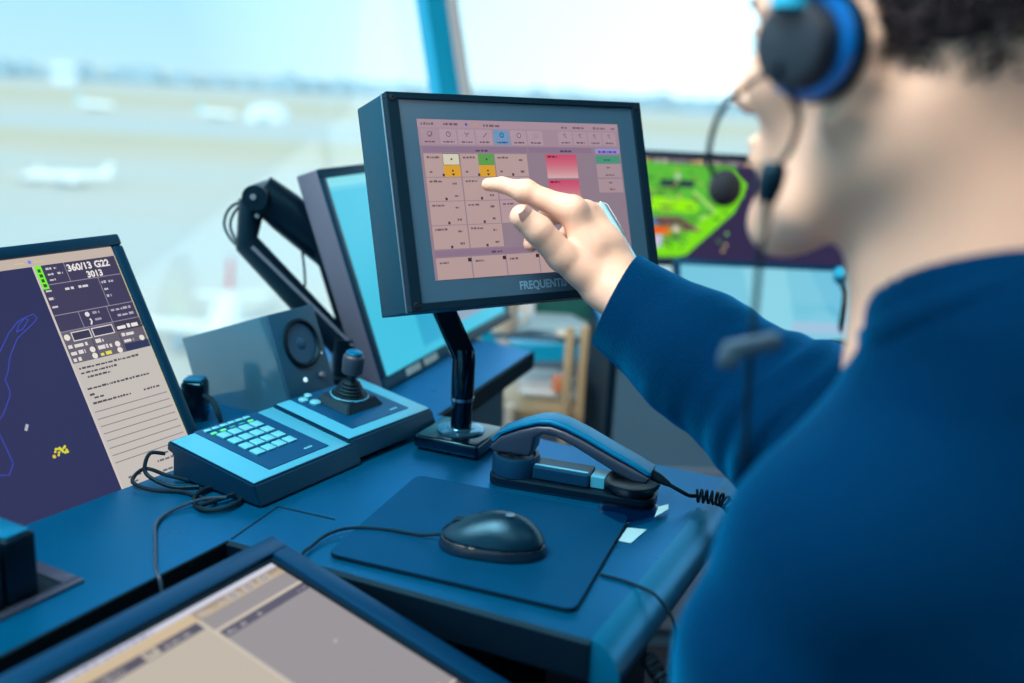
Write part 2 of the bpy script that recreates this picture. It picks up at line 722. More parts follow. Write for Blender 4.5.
# ------------------------------------------------------------------ outside: the airfield, haze put into its pale ground colours
M_apron = bpy.data.materials.new('airfield_ground')
M_apron.use_nodes = True
nt = M_apron.node_tree
b = nt.nodes['Principled BSDF']
b.inputs['Roughness'].default_value = .9
b.inputs['Specular IOR Level'].default_value = .1
tc = nt.nodes.new('ShaderNodeTexCoord')
mp = nt.nodes.new('ShaderNodeMapping')
mp.inputs['Scale'].default_value = (.0016, .011, 1)
mp.inputs['Rotation'].default_value = (0, 0, R(4))
ns = nt.nodes.new('ShaderNodeTexNoise')
ns.inputs['Scale'].default_value = 1.0
ns.inputs['Detail'].default_value = 4
cr = nt.nodes.new('ShaderNodeValToRGB')
cr.color_ramp.elements[0].position = .36
cr.color_ramp.elements[0].color = lin((206, 194, 176))
cr.color_ramp.elements[1].position = .62
cr.color_ramp.elements[1].color = lin((198, 200, 196))
e = cr.color_ramp.elements.new(.48)
e.color = lin((203, 198, 188))
nt.links.new(tc.outputs['Object'], mp.inputs['Vector'])
nt.links.new(mp.outputs['Vector'], ns.inputs['Vector'])
nt.links.new(ns.outputs['Fac'], cr.inputs['Fac'])
nt.links.new(cr.outputs['Color'], b.inputs['Base Color'])
GZ = -40.0
mb = MB()
mb.add([(-9000, -3000, GZ), (9000, -3000, GZ), (9000, 12000, GZ), (-9000, 12000, GZ)], [(0, 1, 2, 3)])
o = mb.build('airfield_ground', M_apron)
o['kind'] = 'structure'

M_grass = mat('haze_pale_grass', (200, 188, 164), rough=.9, var=.08, vscale=.02)  # paled to stand in for haze over the field
M_taxi = mat('pale_concrete', (192, 196, 194), rough=.9, var=.05, vscale=.02)
for nm, mt, (x0, x1, y0, y1) in (('grass_strip', M_grass, (-900, -40, 520, 640)), ('grass_strip', M_grass, (-60, 900, 420, 600)), ('taxiway', M_taxi, (-2500, 2500, 680, 800)), ('grass_strip', M_grass, (-3000, 2000, 1050, 1500))):
    mb = MB()
    mb.span((x0, y0, 0), (x1, y1, .12), mt)
    o = mb.build(nm, mt)
    o.location = (0, 0, GZ)
    o['kind'] = 'structure'

# far skyline: woods and low buildings beyond the field
M_wood = mat('far_woods', (160, 182, 192), rough=.95, var=.15, vscale=.02)  # distance haze is painted into this pale blue-grey
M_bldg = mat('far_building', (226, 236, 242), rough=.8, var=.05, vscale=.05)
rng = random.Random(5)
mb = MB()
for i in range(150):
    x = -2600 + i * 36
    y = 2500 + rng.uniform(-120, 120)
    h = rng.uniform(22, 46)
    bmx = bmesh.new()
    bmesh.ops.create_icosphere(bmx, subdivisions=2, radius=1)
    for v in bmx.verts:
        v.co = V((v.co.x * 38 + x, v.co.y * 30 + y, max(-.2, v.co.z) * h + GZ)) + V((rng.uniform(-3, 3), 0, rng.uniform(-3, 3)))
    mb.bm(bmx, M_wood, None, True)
o = at_base(mb, 'tree_line', M_wood, 'belt of woods coloured hazy blue-grey along the horizon beyond the airfield', 'trees')
o['kind'] = 'stuff'


def house(x, y, w, d, h, label, nwin=6):
    t = thing('airport_building', label, 'building', loc=(x, y, GZ))
    mb = MB()
    mb.box((0, 0, h / 2), (w, d, h))
    mb.build('wall', M_bldg, t)
    mb = MB()
    mb.box((0, 0, h + .6), (w * 1.03, d * 1.03, 1.2))
    mb.build('roof', M_whitep, t)
    for k in range(nwin):
        mb = MB()
        mb.box((-w / 2 + (k + .5) * w / nwin, -d / 2 - .1, h * .55), (w / nwin * .6, .3, h * .3))
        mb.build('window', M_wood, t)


house(-920, 2050, 46, 30, 40, 'small pale far-off building near the left end of the horizon', 4)
house(-160, 2000, 60, 30, 38, 'pale far-off building on the horizon left of the blue window post', 5)
house(560, 2100, 120, 40, 30, 'long pale far-off building on the horizon right of the window post', 8)

# white dome hall beside the parked airliners
t = thing('dome_hall', 'rounded white tent-like hall on the field right of the two airliners', 'building', loc=(-221, 880, GZ))
mb = MB()
mb.lathe([(19, 0), (19, 3), (18, 7.5), (15, 11.5), (10, 14), (4, 15.2), (.2, 15.5)], 28, M_whitep)
mb.build('dome', M_whitep, t)
mb = MB()
mb.box((0, -18.6, 2.6), (9, 1.2, 5.2))
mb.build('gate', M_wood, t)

M_plane = mat('white_aircraft_paint', (250, 252, 252), rough=.5)
M_tailc = mat('turquoise_paint', (120, 214, 236), rough=.4)
M_tailr = mat('red_paint', (206, 16, 44), rough=.4)
M_tailb = mat('dark_blue_paint', (70, 120, 160), rough=.4)
M_eng = mat('engine_grey', (150, 170, 185), rough=.4)


def airliner(x, y, rot, L, label, tailm, group=None, rudder=None):
    M = Matrix.Translation((x, y, GZ)) @ Matrix.Rotation(R(rot), 4, 'Z')
    t = thing('airliner', label, 'airplane', M=M, group=group)
    r = L * .055
    z = r * 1.9
    mb = MB()
    prof = [(-.5, .05), (-.47, .5), (-.42, .85), (-.35, 1), (.2, 1), (.32, .8), (.42, .45), (.5, .12)]
    mb.tube([(p * L, 0, z + (max(0, p - .2) * L * .12)) for p, q in prof], [q * r for p, q in prof], 14)
    mb.build('fuselage', M_plane, t)
    for s in (-1, 1):
        mb = MB()
        mb.prism([(-.08 * L, 0), (.08 * L, 0), (.2 * L, .46 * L), (.15 * L, .46 * L)], z - r * .5, z - r * .35, M=Matrix.Scale(s, 4, (0, 1, 0)))
        mb.build('wing', M_plane, t)
        mb = MB()
        mb.prism([(.38 * L, 0), (.46 * L, 0), (.5 * L, .16 * L), (.46 * L, .16 * L)], z + r * .3, z + r * .4, M=Matrix.Scale(s, 4, (0, 1, 0)))
        mb.build('tailplane', M_plane, t)
        mb = MB()
        mb.tube([(-.1 * L, s * .16 * L, z - r * 1.1), (.0, s * .16 * L, z - r * 1.1)], [r * .5, r * .38], 12)
        mb.build('engine', M_eng, t)
    mb = MB()
    Mf = Matrix(((1, 0, 0, 0), (0, 0, -1, 0), (0, 1, 0, 0), (0, 0, 0, 1)))
    mb.prism([(.33 * L, z + r * .6), (.46 * L, z + r * .6), (.53 * L, z + L * .17), (.46 * L, z + L * .17)], -.25, .25, M=Mf)
    tf = mb.build('tail_fin', tailm, t)
    if rudder:
        mb = MB()
        mb.prism([(.47 * L, z + r * .6), (.50 * L, z + r * .6), (.56 * L, z + L * .17), (.535 * L, z + L * .17)], -.25, .25, M=Mf)
        mb.build('rudder', rudder, tf)
    for px_, py_ in ((-.38, 0), (.04, .07), (.04, -.07)):
        mb = MB()
        mb.cyl((px_ * L, py_ * L - .3, r * .35), (px_ * L, py_ * L + .3, r * .35), r * .35, seg=12)
        mb.build('wheel', M_eng, t)
        mb = MB()
        mb.cyl((px_ * L, py_ * L, r * .3), (px_ * L, py_ * L, z - r * .5), r * .1, seg=8)
        mb.build('gear_leg', M_eng, t)


airliner(-400, 950, 160, 44, 'white airliner with turquoise tail, farther left of two on the field', M_tailc, 'airliners with turquoise tails')
airliner(-268, 890, 155, 42, 'white airliner with turquoise tail standing left of the white dome hall', M_tailc, 'airliners with turquoise tails')
airliner(-156, 345, 12, 29, 'white airplane parked on the apron above the left monitor', M_plane, 'white airplanes on the near apron')
airliner(-172, 352, 100, 20, 'small white airplane at the left picture edge on the apron', M_plane, 'white airplanes on the near apron')
airliner(-44.2, 147, 102, 38, 'large white airliner with red tail close below the window, behind the speaker', M_tailr, rudder=M_tailb)
# ------------------------------------------------------------------ main desk
DZ = .74
SLOT = V((-.265, .883, 0))
near = SLOT - E1 * .95
desk = thing('console_desk', 'blue control desk with rounded edge, carrying the mouse, telephone and touch monitor', 'desk', loc=(-.1, 1.1, 0))
E2 = V((E1.y, -E1.x, 0))
Pm = V((-.342, 1.085, 0))            # where the left monitor stands in its cut-out
poly = [(SLOT.x, SLOT.y), (.078, .737), (.262, 1.113), (.160, 1.155), (-.097, 1.29), (.036, 1.655), (-.36, 1.86), (-.47, 1.62), (-.375, 1.44), (-.43, 1.36), (-.52, 1.20), (-.335, 1.105)]
mf = V((-.350, 1.092, 0))
ml = mf - V((.5, .866, 0)) * .62
poly = [(SLOT.x, SLOT.y), (.078, .737), (.262, 1.113), (.160, 1.155), (-.097, 1.29), (.036, 1.655), (-.30, 1.86), (-.428, 1.42), (-.425, 1.17), (-.345, 1.105), (mf.x, mf.y), (ml.x, ml.y), (near.x, near.y)]
mb = MB()
mb.prism(poly, DZ - .032, DZ, M_desk)
mb.build('worktop', M_desk, desk, world=True)
# joint lines of the lift-out cover plate (thin dark gasket strips)
mb = MB()
for a_, b_ in (((-.262, .885), (-.236, .965)), ((-.236, .965), (-.172, .941))):
    a_, b_ = V((*a_, DZ + .0003)), V((*b_, DZ + .0003))
    mb.tube([a_, b_], .0009, 6)
mb.build('cover_plate_seam', M_black, desk, world=True)
# bullnose strips along the right-hand and the front edge
prof = [(0, 0), (.008, -.0015), (.016, -.006), (.023, -.015), (.027, -.026), (.027, -.034), (.022, -.040), (0, -.040)]


def strip(a_, b_, prof, name, m, parent, ext=0.0):
    a_, b_ = V((*a_, DZ)), V((*b_, DZ))
    d = (b_ - a_).normalized()
    out = V((d.y, -d.x, 0))
    a2, b2 = a_ - d * ext, b_ + d * ext
    n = len(prof)
    vs = [a2 + out * p[0] + V((0, 0, p[1])) for p in prof] + [b2 + out * p[0] + V((0, 0, p[1])) for p in prof]
    fs = [(i, (i + 1) % n, n + (i + 1) % n, n + i) for i in range(n)] + [tuple(range(n))[::-1], tuple(range(n, 2 * n))]
    mb = MB()
    mb.add(vs, fs, m, None, True)
    return mb.build(name, m, parent, world=True)


strip((.078, .737), (.262, 1.113), prof, 'edge_strip', M_deskedge, desk)
strip((SLOT.x, SLOT.y), (.078, .737), [(0, 0), (.004, -.003), (.004, -.036), (0, -.040)], 'front_edge_strip', M_deskdark, desk)
strip((near.x, near.y), (SLOT.x, SLOT.y), [(0, -.0004), (.0015, -.0008), (.0015, -.036), (0, -.040)], 'slot_edge_strip', M_rub, desk)
strip((-.097, 1.29), (.036, 1.655), [(0, 0), (.004, -.003), (.004, -.030), (0, -.032)], 'far_edge_strip', M_deskdark, desk)
# panels that carry the top
mb = MB()
mb.prism([(-.23, 1.0), (.05, .86), (.19, 1.12), (-.09, 1.25)], 0, DZ - .033)
mb.build('pedestal', M_deskdark, desk, world=True)
mb = MB()
mb.prism([(-.17, 1.36), (-.145, 1.352), (-.01, 1.64), (-.03, 1.65)], 0, DZ - .033)
mb.build('side_panel', M_cabinet, desk, world=True)
mb = MB()
a_, b_ = ml + V((-.03, .03, 0)), near + V((-.03, .03, 0))
mb.prism([(-.66, 1.0), (-.64, .98), (-1.0, .35), (-1.02, .37)], 0, DZ - .033)
mb.build('back_panel', M_deskdark, desk, world=True)

# lower console that carries the flat monitor
con = thing('lower_console', 'dark recessed lower console under the flat-lying monitor in front of the desk', 'console', loc=(-.2, .7, 0))
FL = frame((-.215, .854, .762), 61.3, 77)
mb = MB()
# tray under the monitor, in the monitor's own slope
mb.box((-.28, .070, -.20), (.50, .03, .34), M_deskdark, FL)
mb.build('tray', M_deskdark, con, world=True)
mb = MB()
mb.prism([(-.22, .86), (-.60, .20), (-.30, .03), (.10, .60)], 0, .60)
mb.build('plinth', M_deskdark, con, world=True)
mb = MB()
mb.prism([(-.285, .905), (-.72, .13), (-.745, .145), (-.31, .92)], .55, .700)
mb.build('slot_liner', M_black, con, world=True)

# ------------------------------------------------------------------ flat-lying monitor
FLB = FL @ Matrix.Scale(.95, 4)
t = thing('flat_monitor', 'large monitor lying almost flat at the bottom left with beige and grey windows', 'monitor', M=FLB)
W, Hh = .56, .36
mb = MB()
mb.span((-W, .012, -Hh), (0, .020, 0), M_black, bev=.002)
mb.span((-W + .03, .020, -Hh + .03), (-.03, .05, -.03), M_black, bev=.004)
mb.build('housing', M_black, t)
mb = MB()
b_ = .021
for (x0, z0, x1, z1) in ((-W, -b_, 0, 0), (-W, -Hh, 0, -Hh + b_), (-W, -Hh + b_, -W + b_, -b_), (-b_, -Hh + b_, 0, -b_)):
    mb.span((x0, 0, z0), (x1, .012, z1), M_frame, bev=.0015)
mb.build('bezel', M_frame, t)
mb = MB()
b2 = b_ + .0035
for (x0, z0, x1, z1) in ((-W + b_, -b2, -b_, -b_), (-W + b_, -Hh + b_, -b_, -Hh + b2), (-W + b_, -Hh + b2, -W + b2, -b2), (-b2, -Hh + b2, -b_, -b2)):
    mb.span((x0, .005, z0), (x1, .0119, z1), M_rub)
mb.build('inner_gasket', M_rub, t)
s = Screen(W, Hh, .0085)
x0, x1, y0, y1 = -W + b2, -b2, b2, Hh - b2
s.rect(x0, y0, x1, y1, (184, 176, 170))
s.rect(x0, y0, x1, y0 + .006, (205, 208, 225), 2)
s.dashes(-.30, y0 + .0052, .13, .004, (150, 155, 190), 3)
s.rect(x0, y0 + .006, x1, y0 + .0175, (206, 184, 152), 2)
DV = -.134
s.rect(x0, .0425, DV - .002, .053, (88, 84, 100), 2)          # dark bar of the left window
s.dashes(-.245, .050, .03, .004, (170, 165, 165), 4)
s.rect(-.196, .0435, -.181, .052, (196, 184, 170), 3)
s.rect(-.193, .045, -.184, .0475, (90, 85, 100), 4)
s.dashes(-.176, .0505, .028, .0035, (170, 165, 165), 5)
s.rect(x0, .053, DV, y1, (192, 182, 168), 2)
s.rect(DV, .0425, DV + .0022, y1, (212, 200, 182), 4)
s.rect(DV + .002, .031, x1, .0415, (92, 88, 104), 2)
s.dashes(DV + .006, .038, .014, .0035, (190, 186, 186), 6)
s.dashes(DV + .03, .038, .006, .0035, (190, 186, 186), 8)
for k, bx_ in enumerate((-.094, -.074, -.054)):
    s.rect(bx_, .032, bx_ + .014, .0405, (186, 178, 172), 3)
    s.frame(bx_ + .004, .0335, bx_ + .010, .039, .0008, (96, 90, 104), 4)
s.rect(DV + .002, .0415, x1, .060, (152, 146, 148), 2)
s.rect(DV + .002, .060, x1, .0635, (206, 194, 178), 3)
s.rect(DV + .004, .0635, x1, .0735, (92, 88, 106), 3)
s.dashes(DV + .008, .071, .010, .0038, (206, 202, 200), 9)
s.dashes(DV + .024, .071, .006, .0038, (206, 202, 200), 10)
s.dashes(DV + .045, .071, .004, .0038, (206, 202, 200), 11)
s.dashes(-.038, .071, .012, .003, (160, 158, 170), 12)
s.rect(DV + .004, .0735, x1, .24, (152, 147, 150), 2)
s.rect(DV + .004, .24, x1, .2425, (206, 194, 178), 3)
s.rect(-.058, .232, -.040, .2395, (230, 212, 150), 3)
s.frame(-.058, .232, -.040, .2395, .0008, (160, 140, 70), 4)
s.dashes(-.053, .2375, .006, .003, (70, 60, 60), 14, 5)
s.rect(DV + .004, .2425, x1, .253, (92, 88, 106), 3)
s.rect(DV + .004, .253, x1, y1, (170, 162, 158), 2)
s.disc(-.0645, .138, .0012, (230, 228, 225), 3)
s.build('display', t)

# ------------------------------------------------------------------ left monitor (approach radar)
LT = frame((-.474, 1.172, .987), 60, 30)
t = thing('radar_monitor', 'tilted left monitor showing a dark radar map beside a column of flight data', 'monitor', M=LT)
W, Hh, b_ = .50, .32, .0145
mb = MB()
mb.span((-W, .014, -Hh), (0, .045, 0), M_bezel, bev=.006)
mb.box((-W / 2, .055, -Hh / 2), (W * .7, .03, Hh * .6), M_black, bev=.008)
mb.build('housing', M_black, t)
mb = MB()
for (x0, z0, x1, z1) in ((-W, -b_, 0, 0), (-W, -Hh, 0, -Hh + b_), (-W, -Hh + b_, -W + b_, -b_), (-b_, -Hh + b_, 0, -b_)):
    mb.span((x0, 0, z0), (x1, .016, z1), M_bezel, bev=.003)
mb.build('bezel', M_bezel, t)
s = Screen(W, Hh, .004)
x0, x1, y0, y1 = -W + b_, -b_, b_, Hh - b_
NV = (48, 52, 92)
s.rect(x0, y0, x1, y1, NV)
s.rect(x0, y0, x1, .026, (196, 180, 170), 2)
s.disc(-.1215, .0205, .0022, (120, 130, 230), 4)
s.dashes(-.140, .0215, .012, .0016, (215, 200, 120), 31)
s.dashes(-.116, .0215, .012, .0016, (215, 200, 120), 32)
s.rect(-.121, .026, -.1185, y1, (206, 196, 190), 3)            # white divider
s.rect(-.1185, .026, x1, .141, (66, 62, 92), 2)
s.rect(-.1185, .141, x1, y1, (196, 189, 184), 2)
s.rect(x1 - .0012, .026, x1, y1, (206, 196, 150), 4)
LN = (150, 142, 160)
s.rect(-.1185, .026, -.1105, .0535, (120, 240, 60), 4)
for k in range(4):
    s.rect(-.1165, .0300 + k * .0058, -.1130 + .0004 * (k % 2), .0338 + k * .0058, (50, 90, 40), 6)
for yy in (.0485, .084, .1035):
    s.rect(-.1185, yy, x1, yy + .0009, LN, 4)
s.rect(-.083, .026, -.0822, .0485, LN, 4)
s.rect(-.048, .0485, -.0472, .084, LN, 4)
s.rect(-.089, .084, -.0882, .1035, LN, 4)
s.rect(-.052, .084, -.0512, .1035, LN, 4)
for k in range(3):
    s.dashes(-.1065, .032 + k * .0065, .007, .003, (200, 196, 200), 40 + k, 5)
s.dashes(-.0965, .032, .003, .003, (200, 196, 200), 49, 5)
s.dashes(-.0945, .0385, .0065, .0032, (200, 196, 200), 44, 5)
s.text('360/13 G22', -.0810, .0370, .0112, (236, 230, 226), .034, up=5, xs=1.03)
s.text('3013', -.0600, .0475, .0106, (236, 230, 226), .034, up=5)
s.dashes(-.093, .058, .011, .004, (214, 210, 212), 50, 5)
s.dashes(-.076, .058, .012, .004, (214, 210, 212), 51, 5)
for k in range(3):
    s.dashes(-.1165, .057 + k * .0095, .007, .0035, (200, 196, 200), 52 + k, 5)
    s.dashes(-.0455, .057 + k * .0085, .006, .0035, (190, 186, 196), 57 + k, 5)
s.dashes(-.036, .057, .006, .0035, (190, 186, 196), 66, 5)
s.disc(-.079, .0895, .0029, (226, 220, 218), 5)
s.line([(-.078, .095), (-.0765, .098), (-.079, .102)], .002, (226, 220, 218), 5)
s.dashes(-.072, .0905, .009, .004, (160, 156, 170), 61, 5)
s.dashes(-.072, .0985, .009, .004, (160, 156, 170), 62, 5)
s.dashes(-.048, .0915, .028, .0036, (176, 172, 184), 63, 5)
s.dashes(-.042, .0990, .022, .0036, (176, 172, 184), 64, 5)
s.rect(-.1185, .1045, x1, .141, (104, 98, 112), 3)
s.disc(-.1135, .111, .0036, (232, 226, 214), 5)
s.frame(-.1075, .106, -.0835, .117, .0012, (214, 208, 208), 5)
s.rect(-.1063, .1072, -.0847, .1158, (60, 58, 84), 4)
s.frame(-.0815, .106, -.054, .117, .0012, (214, 208, 208), 5)
s.rect(-.0803, .1072, -.0552, .1158, (60, 58, 84), 4)
s.rect(-.051, .1045, x1, .116, (64, 60, 84), 4)
s.dashes(-.049, .114, .030, .0055, (236, 230, 226), 70, 5)
s.rect(-.0485, .132, x1, .141, (50, 56, 92), 4)
for k, (xx, yy, ww) in enumerate(((-.1165, .124, .024), (-.1165, .132, .018), (-.1165, .1395, .010), (-.082, .124, .010), (-.082, .132, .018), (-.047, .123, .018), (-.047, .1305, .013))):
    s.dashes(xx, yy, ww, .0052, (222, 216, 214), 80 + k, 5)
s.dashes(-.082, .1395, .016, .005, (226, 220, 90), 90, 5)
for (xx, yy) in ((-.0895, .130), (-.0895, .1375), (-.0565, .130), (-.0565, .1375), (-.0225, .129)):
    s.disc(xx, yy, .0034, (230, 224, 214), 5)
s.rect(-.0855, .118, -.0845, .141, (66, 62, 92), 5)
s.rect(-.0505, .118, -.0495, .141, (66, 62, 92), 5)
for k, (xx, yy, ww) in enumerate(((-.114, .149, .078), (-.114, .1545, .046), (-.108, .160, .030), (-.114, .173, .082), (-.114, .180, .006), (-.110, .184, .012), (-.114, .190, .050), (-.047, .190, .022))):
    s.dashes(xx, yy, ww, .0028, (84, 78, 84), 100 + k, 4)
for k in range(8):
    yy = .198 + k * .0085
    s.rect(-.116, yy, x1 - .004, yy + .0011, (140, 132, 134), 4)
for k, (xx, yy, ww) in enumerate(((-.052, .266, .010), (-.066, .273, .026), (-.108, .279, .018), (-.108, .285, .012), (-.064, .285, .03))):
    s.dashes(xx, yy, ww, .003, (110, 104, 108), 120 + k, 4)
# blue coast line and yellow cluster
BL = (62, 78, 190)
s.line([(-.197, .153), (-.197, .140), (-.191, .133), (-.183, .118), (-.168, .101), (-.159, .096), (-.148, .090), (-.141, .086), (-.138, .083), (-.140, .078), (-.150, .080), (-.160, .083), (-.175, .094), (-.195, .115), (-.22, .14), (-.25, .15)], .0009, BL)
s.line([(-.158, .092), (-.166, .094), (-.161, .087), (-.152, .081), (-.148, .083), (-.158, .092)], .0009, BL)
s.line([(-.197, .153), (-.199, .158), (-.212, .174), (-.220, .180), (-.224, .190), (-.223, .206), (-.222, .225), (-.230, .235), (-.241, .232), (-.28, .23)], .0009, BL)
s.line([(-.235, .172), (-.228, .166), (-.222, .158)], .0011, (170, 80, 70))
s.line([(-.40, .10), (-.36, .16), (-.35, .22), (-.38, .27)], .0009, BL)
rr = random.Random(4)
for k in range(22):
    s.disc(-.171 + rr.uniform(-.006, .009), .2275 + rr.uniform(-.004, .004), .0014, (214, 208, 60), 4)
s.disc(-.179, .231, .002, (226, 190, 60), 4)
s.line([(-.197, .197), (-.193, .191)], .003, (178, 180, 190))
s.build('display', t)
mb = MB()
mb.cyl((-.25, .075, -.2), (-.25, .09, -.2), .05)
mb.build('mount_plate', M_black, t)

# ------------------------------------------------------------------ second monitor on the jointed arm
ST = frame((-.289, 1.419, 1.051), 71, 20)
t = thing('wide_monitor', 'edge-on tilted monitor with bright cyan screen behind the touch monitor', 'monitor', M=ST)
W, Hh = .54, .331
mb = MB()
mb.span((0, .0, -Hh), (W, .036, 0), M_grey, bev=.003)
mb.build('housing', M_grey, t)
mb = MB()
for (x0, z0, x1, z1) in ((0, -.014, W, 0), (0, -Hh, W, -Hh + .018), (0, -Hh + .018, .014, -.014), (W - .014, -Hh + .018, W, -.014)):
    mb.span((x0, -.004, z0), (x1, .001, z1), M_bezel, bev=.001)
mb.build('bezel', M_bezel, t)
s = Screen(W, Hh, -.0006)
s.rect(.014, .014, W - .014, Hh - .018, (58, 190, 222))
s.rect(.014, .014, W - .014, .028, (120, 214, 228), 2)
s.rect(.014, .028, W - .014, .034, (84, 200, 226), 2)
s.rect(.16, .22, .25, .30, (40, 165, 205), 2)
s.rect(.27, .20, .45, .29, (140, 160, 185), 2)
s.rect(.30, .21, .40, .24, (170, 175, 190), 3)
s.build('display', t)
for xx in (.100, .165):
    mb = MB()
    mb.span((xx - .027, -.0052, -Hh + .0035), (xx + .022, -.0035, -Hh + .0145), M_white)
    mb.build('label', mat('paper_label', (170, 205, 215), rough=.6), t)
mb = MB()
mb.span((.024, .037, -.26), (.30, .058, -.04), M_black, bev=.002)
mb.build('rear_cover', M_black, t)
mb = MB()
for k in range(44):
    z = -.05 - k * .0045
    mb.span((.0215, .039, z - .0012), (.0238, .057, z + .0012), M_bezel)
mb.build('vent', M_rub, t)
# jointed arm
arm = thing('monitor_arm', 'black jointed monitor arm rising behind the speaker to the wide monitor', 'arm', loc=(-.243, 1.42, .74))
Bp = V((-.243, 1.415, .790))
K1 = V((-.393, 1.435, .938))
K2 = V((-.385, 1.44, 1.0))
mb = MB()
mb.tube([Bp, K1, K2], [.016, .015, .016], 12, flat=1.3)
mb.build('lower_link', M_black, arm, world=True)
mb = MB()
mb.tube([K1 + V((.012, -.017, -.002)), Bp + V((.012, -.017, .012))], [.003, .003], 6)
mb.build('link_ridge', mat('ridge_highlight', (66, 92, 118), rough=.5), arm, world=True)  # thin highlight of the link put into this lighter ridge colour
mb = MB()
mb.tube([V((-.375, 1.44, 1.015)), V((-.34, 1.45, .985)), V((-.268, 1.475, .918))], [.022, .026, .024], 14, flat=1.2)
mb.build('upper_link', M_black, arm, world=True)
mb = MB()
mb.cyl(V((-.373, 1.405, 1.008)), V((-.373, 1.475, 1.008)), .0185)
mb.build('joint', M_black, arm, world=True)
mb = MB()
mb.cyl(V((-.3745, 1.402, 1.010)), V((-.3745, 1.4055, 1.010)), .0045)
mb.cyl(V((-.372, 1.412, .982)), V((-.372, 1.4155, .982)), .0035)
mb.build('pivot_bolt', M_steel, arm, world=True)
mb = MB()
mb.cyl(Bp + V((0, 0, -.044)), Bp + V((0, 0, .02)), .021)
mb.box(Bp + V((0, .02, -.042)), (.075, .10, .012), bev=.002)
mb.build('base', M_black, arm, world=True)
mb = MB()
mb.cyl(V((-.27, 1.475, .92)), V((-.245, 1.485, .91)), .03)
mb.build('mount_plate', M_black, arm, world=True)
for k in range(2):
    mb = MB()
    mb.tube(catmull([(-.375, 1.455, 1.0), (-.408 - k * .010, 1.46, .990), (-.424 - k * .009, 1.46, .962), (-.412 - k * .006, 1.455, .935), (-.392, 1.45, .925)]), .0022, 8)
    mb.build('cable', M_black, arm, world=True)
mb = MB()
mb.tube(catmull([(-.318, 1.455, .935), (-.313, 1.45, .905), (-.312, 1.45, .875), (-.322, 1.45, .86)]), .0018, 8)
mb.build('cable', M_black, arm, world=True)

# ------------------------------------------------------------------ speaker
SP = frame((-.2790, 1.278, .826), 62, 20)
t = thing('desk_speaker', 'small box loudspeaker with round cone and glossy side behind the joystick', 'speaker', M=SP)
w2, h2 = .045, .055
mb = MB()
mb.span((-w2, .006, -h2 - .028), (w2, .165, h2), M_navy, bev=.0015)
mb.build('cabinet', mat('speaker_lacquer', (44, 96, 124), rough=.14, spec=.8, coat=.4, var=.03), t)
mb = MB()
mb.span((-w2, 0, -h2 - .028), (w2, .0055, h2), M_navy, bev=.001)
mb.build('baffle', mat('speaker_baffle', (10, 74, 108), rough=.5, var=.05), t)
A = Matrix(((1, 0, 0, .004), (0, 0, 1, 0), (0, -1, 0, .012), (0, 0, 0, 1)))
Ma = Matrix.Translation((.002, 0, .008)) @ Matrix.Rotation(R(90), 4, 'X')
mb = MB()
mb.lathe([(.0, -.006), (.0335, -.006), (.0335, .003), (.030, .0045), (.0275, .002), (.0270, -.003)], 36, M_rub, Ma)
mb.build('surround', M_rub, t)
mb = MB()
mb.lathe([(.0265, .0005), (.018, -.0035), (.012, -.0040), (.0105, -.0005), (.006, .0020), (.0002, .0026)], 32, M_plate, Ma)
mb.build('cone', mat('speaker_cone', (14, 74, 112), rough=.55, var=.05), t)
mb = MB()
mb.lathe([(.0045, 0), (.0045, .004), (.0035, .0055), (.0002, .0055)], 18, M_black, Matrix.Translation((.022, -.0005, -.041)) @ Matrix.Rotation(R(90), 4, 'X'))
mb.build('volume_knob', M_grey, t)
mb = MB()
mb.lathe([(.0032, 0), (.0032, .0012), (.0002, .0016)], 16, M_white, Matrix.Translation((-.010, -.0005, -.040)) @ Matrix.Rotation(R(90), 4, 'X'))
mb.build('power_light', mat('power_light', (180, 220, 230), rough=.4, emit=(190, 240, 250), es=.8), t)
mb = MB()
mb.lathe([(.0022, 0), (.0022, .0008), (.0002, .001)], 12, M_white, Matrix.Translation((.034, -.0005, -.012)) @ Matrix.Rotation(R(90), 4, 'X'))
mb.build('screw', M_steel, t)

# power adapter behind the left monitor
t = thing('power_adapter', 'small black power adapter with cables between left monitor and speaker', 'adapter', loc=(-.405, 1.225, DZ))
mb = MB()
mb.span((-.016, -.014, .0), (.014, .016, .052), bev=.005, seg=3)
mb.build('body', M_blackg, t)
mb = MB()
mb.span((-.013, -.011, .0515), (.011, .013, .055), bev=.0015)
mb.build('cap', M_deskedge, t)
for k in range(2):
    mb = MB()
    mb.tube(catmull([(.012, -.004 - k * .006, .036), (.026, -.012 - k * .006, .03), (.036, -.022 - k * .006, .018), (.042, -.03, .004)]), .0024, 8)
    mb.build('cable', M_rub, t)


# ------------------------------------------------------------------ keypad and joystick consoles
def wedge(name, label, cat, origin, yaw, w, d):
    """low sloping box; x along its back edge, -z towards the user, y down into the box"""
    Mw = frame(origin, yaw, 82.5)
    t = thing(name, label, cat, M=Mw)
    # body profile in (y,z): top plate, undercut front and back, vertical box sides
    mb = MB()
    prof = [(0, 0), (0, -d), (.0215, -d - .013), (.0385, -.012), (.013, -.010), (.011, 0)]
    vs = [(0, p[0], p[1]) for p in prof] + [(w, p[0], p[1]) for p in prof]
    n = len(prof)
    fs = [(i, (i + 1) % n, n + (i + 1) % n, n + i) for i in range(n)] + [tuple(range(n))[::-1], tuple(range(n, 2 * n))]
    b = bmesh.new()
    bv = [b.verts.new(v) for v in vs]
    for f in fs:
        b.faces.new([bv[i] for i in f])
    bmesh.ops.recalc_face_normals(b, faces=b.faces[:])
    bmesh.ops.bevel(b, geom=b.edges[:], offset=.0022, segments=2, affect='EDGES')
    mb.bm(b, M_bezel)
    mb.build('body', M_bezel, t)
    return t


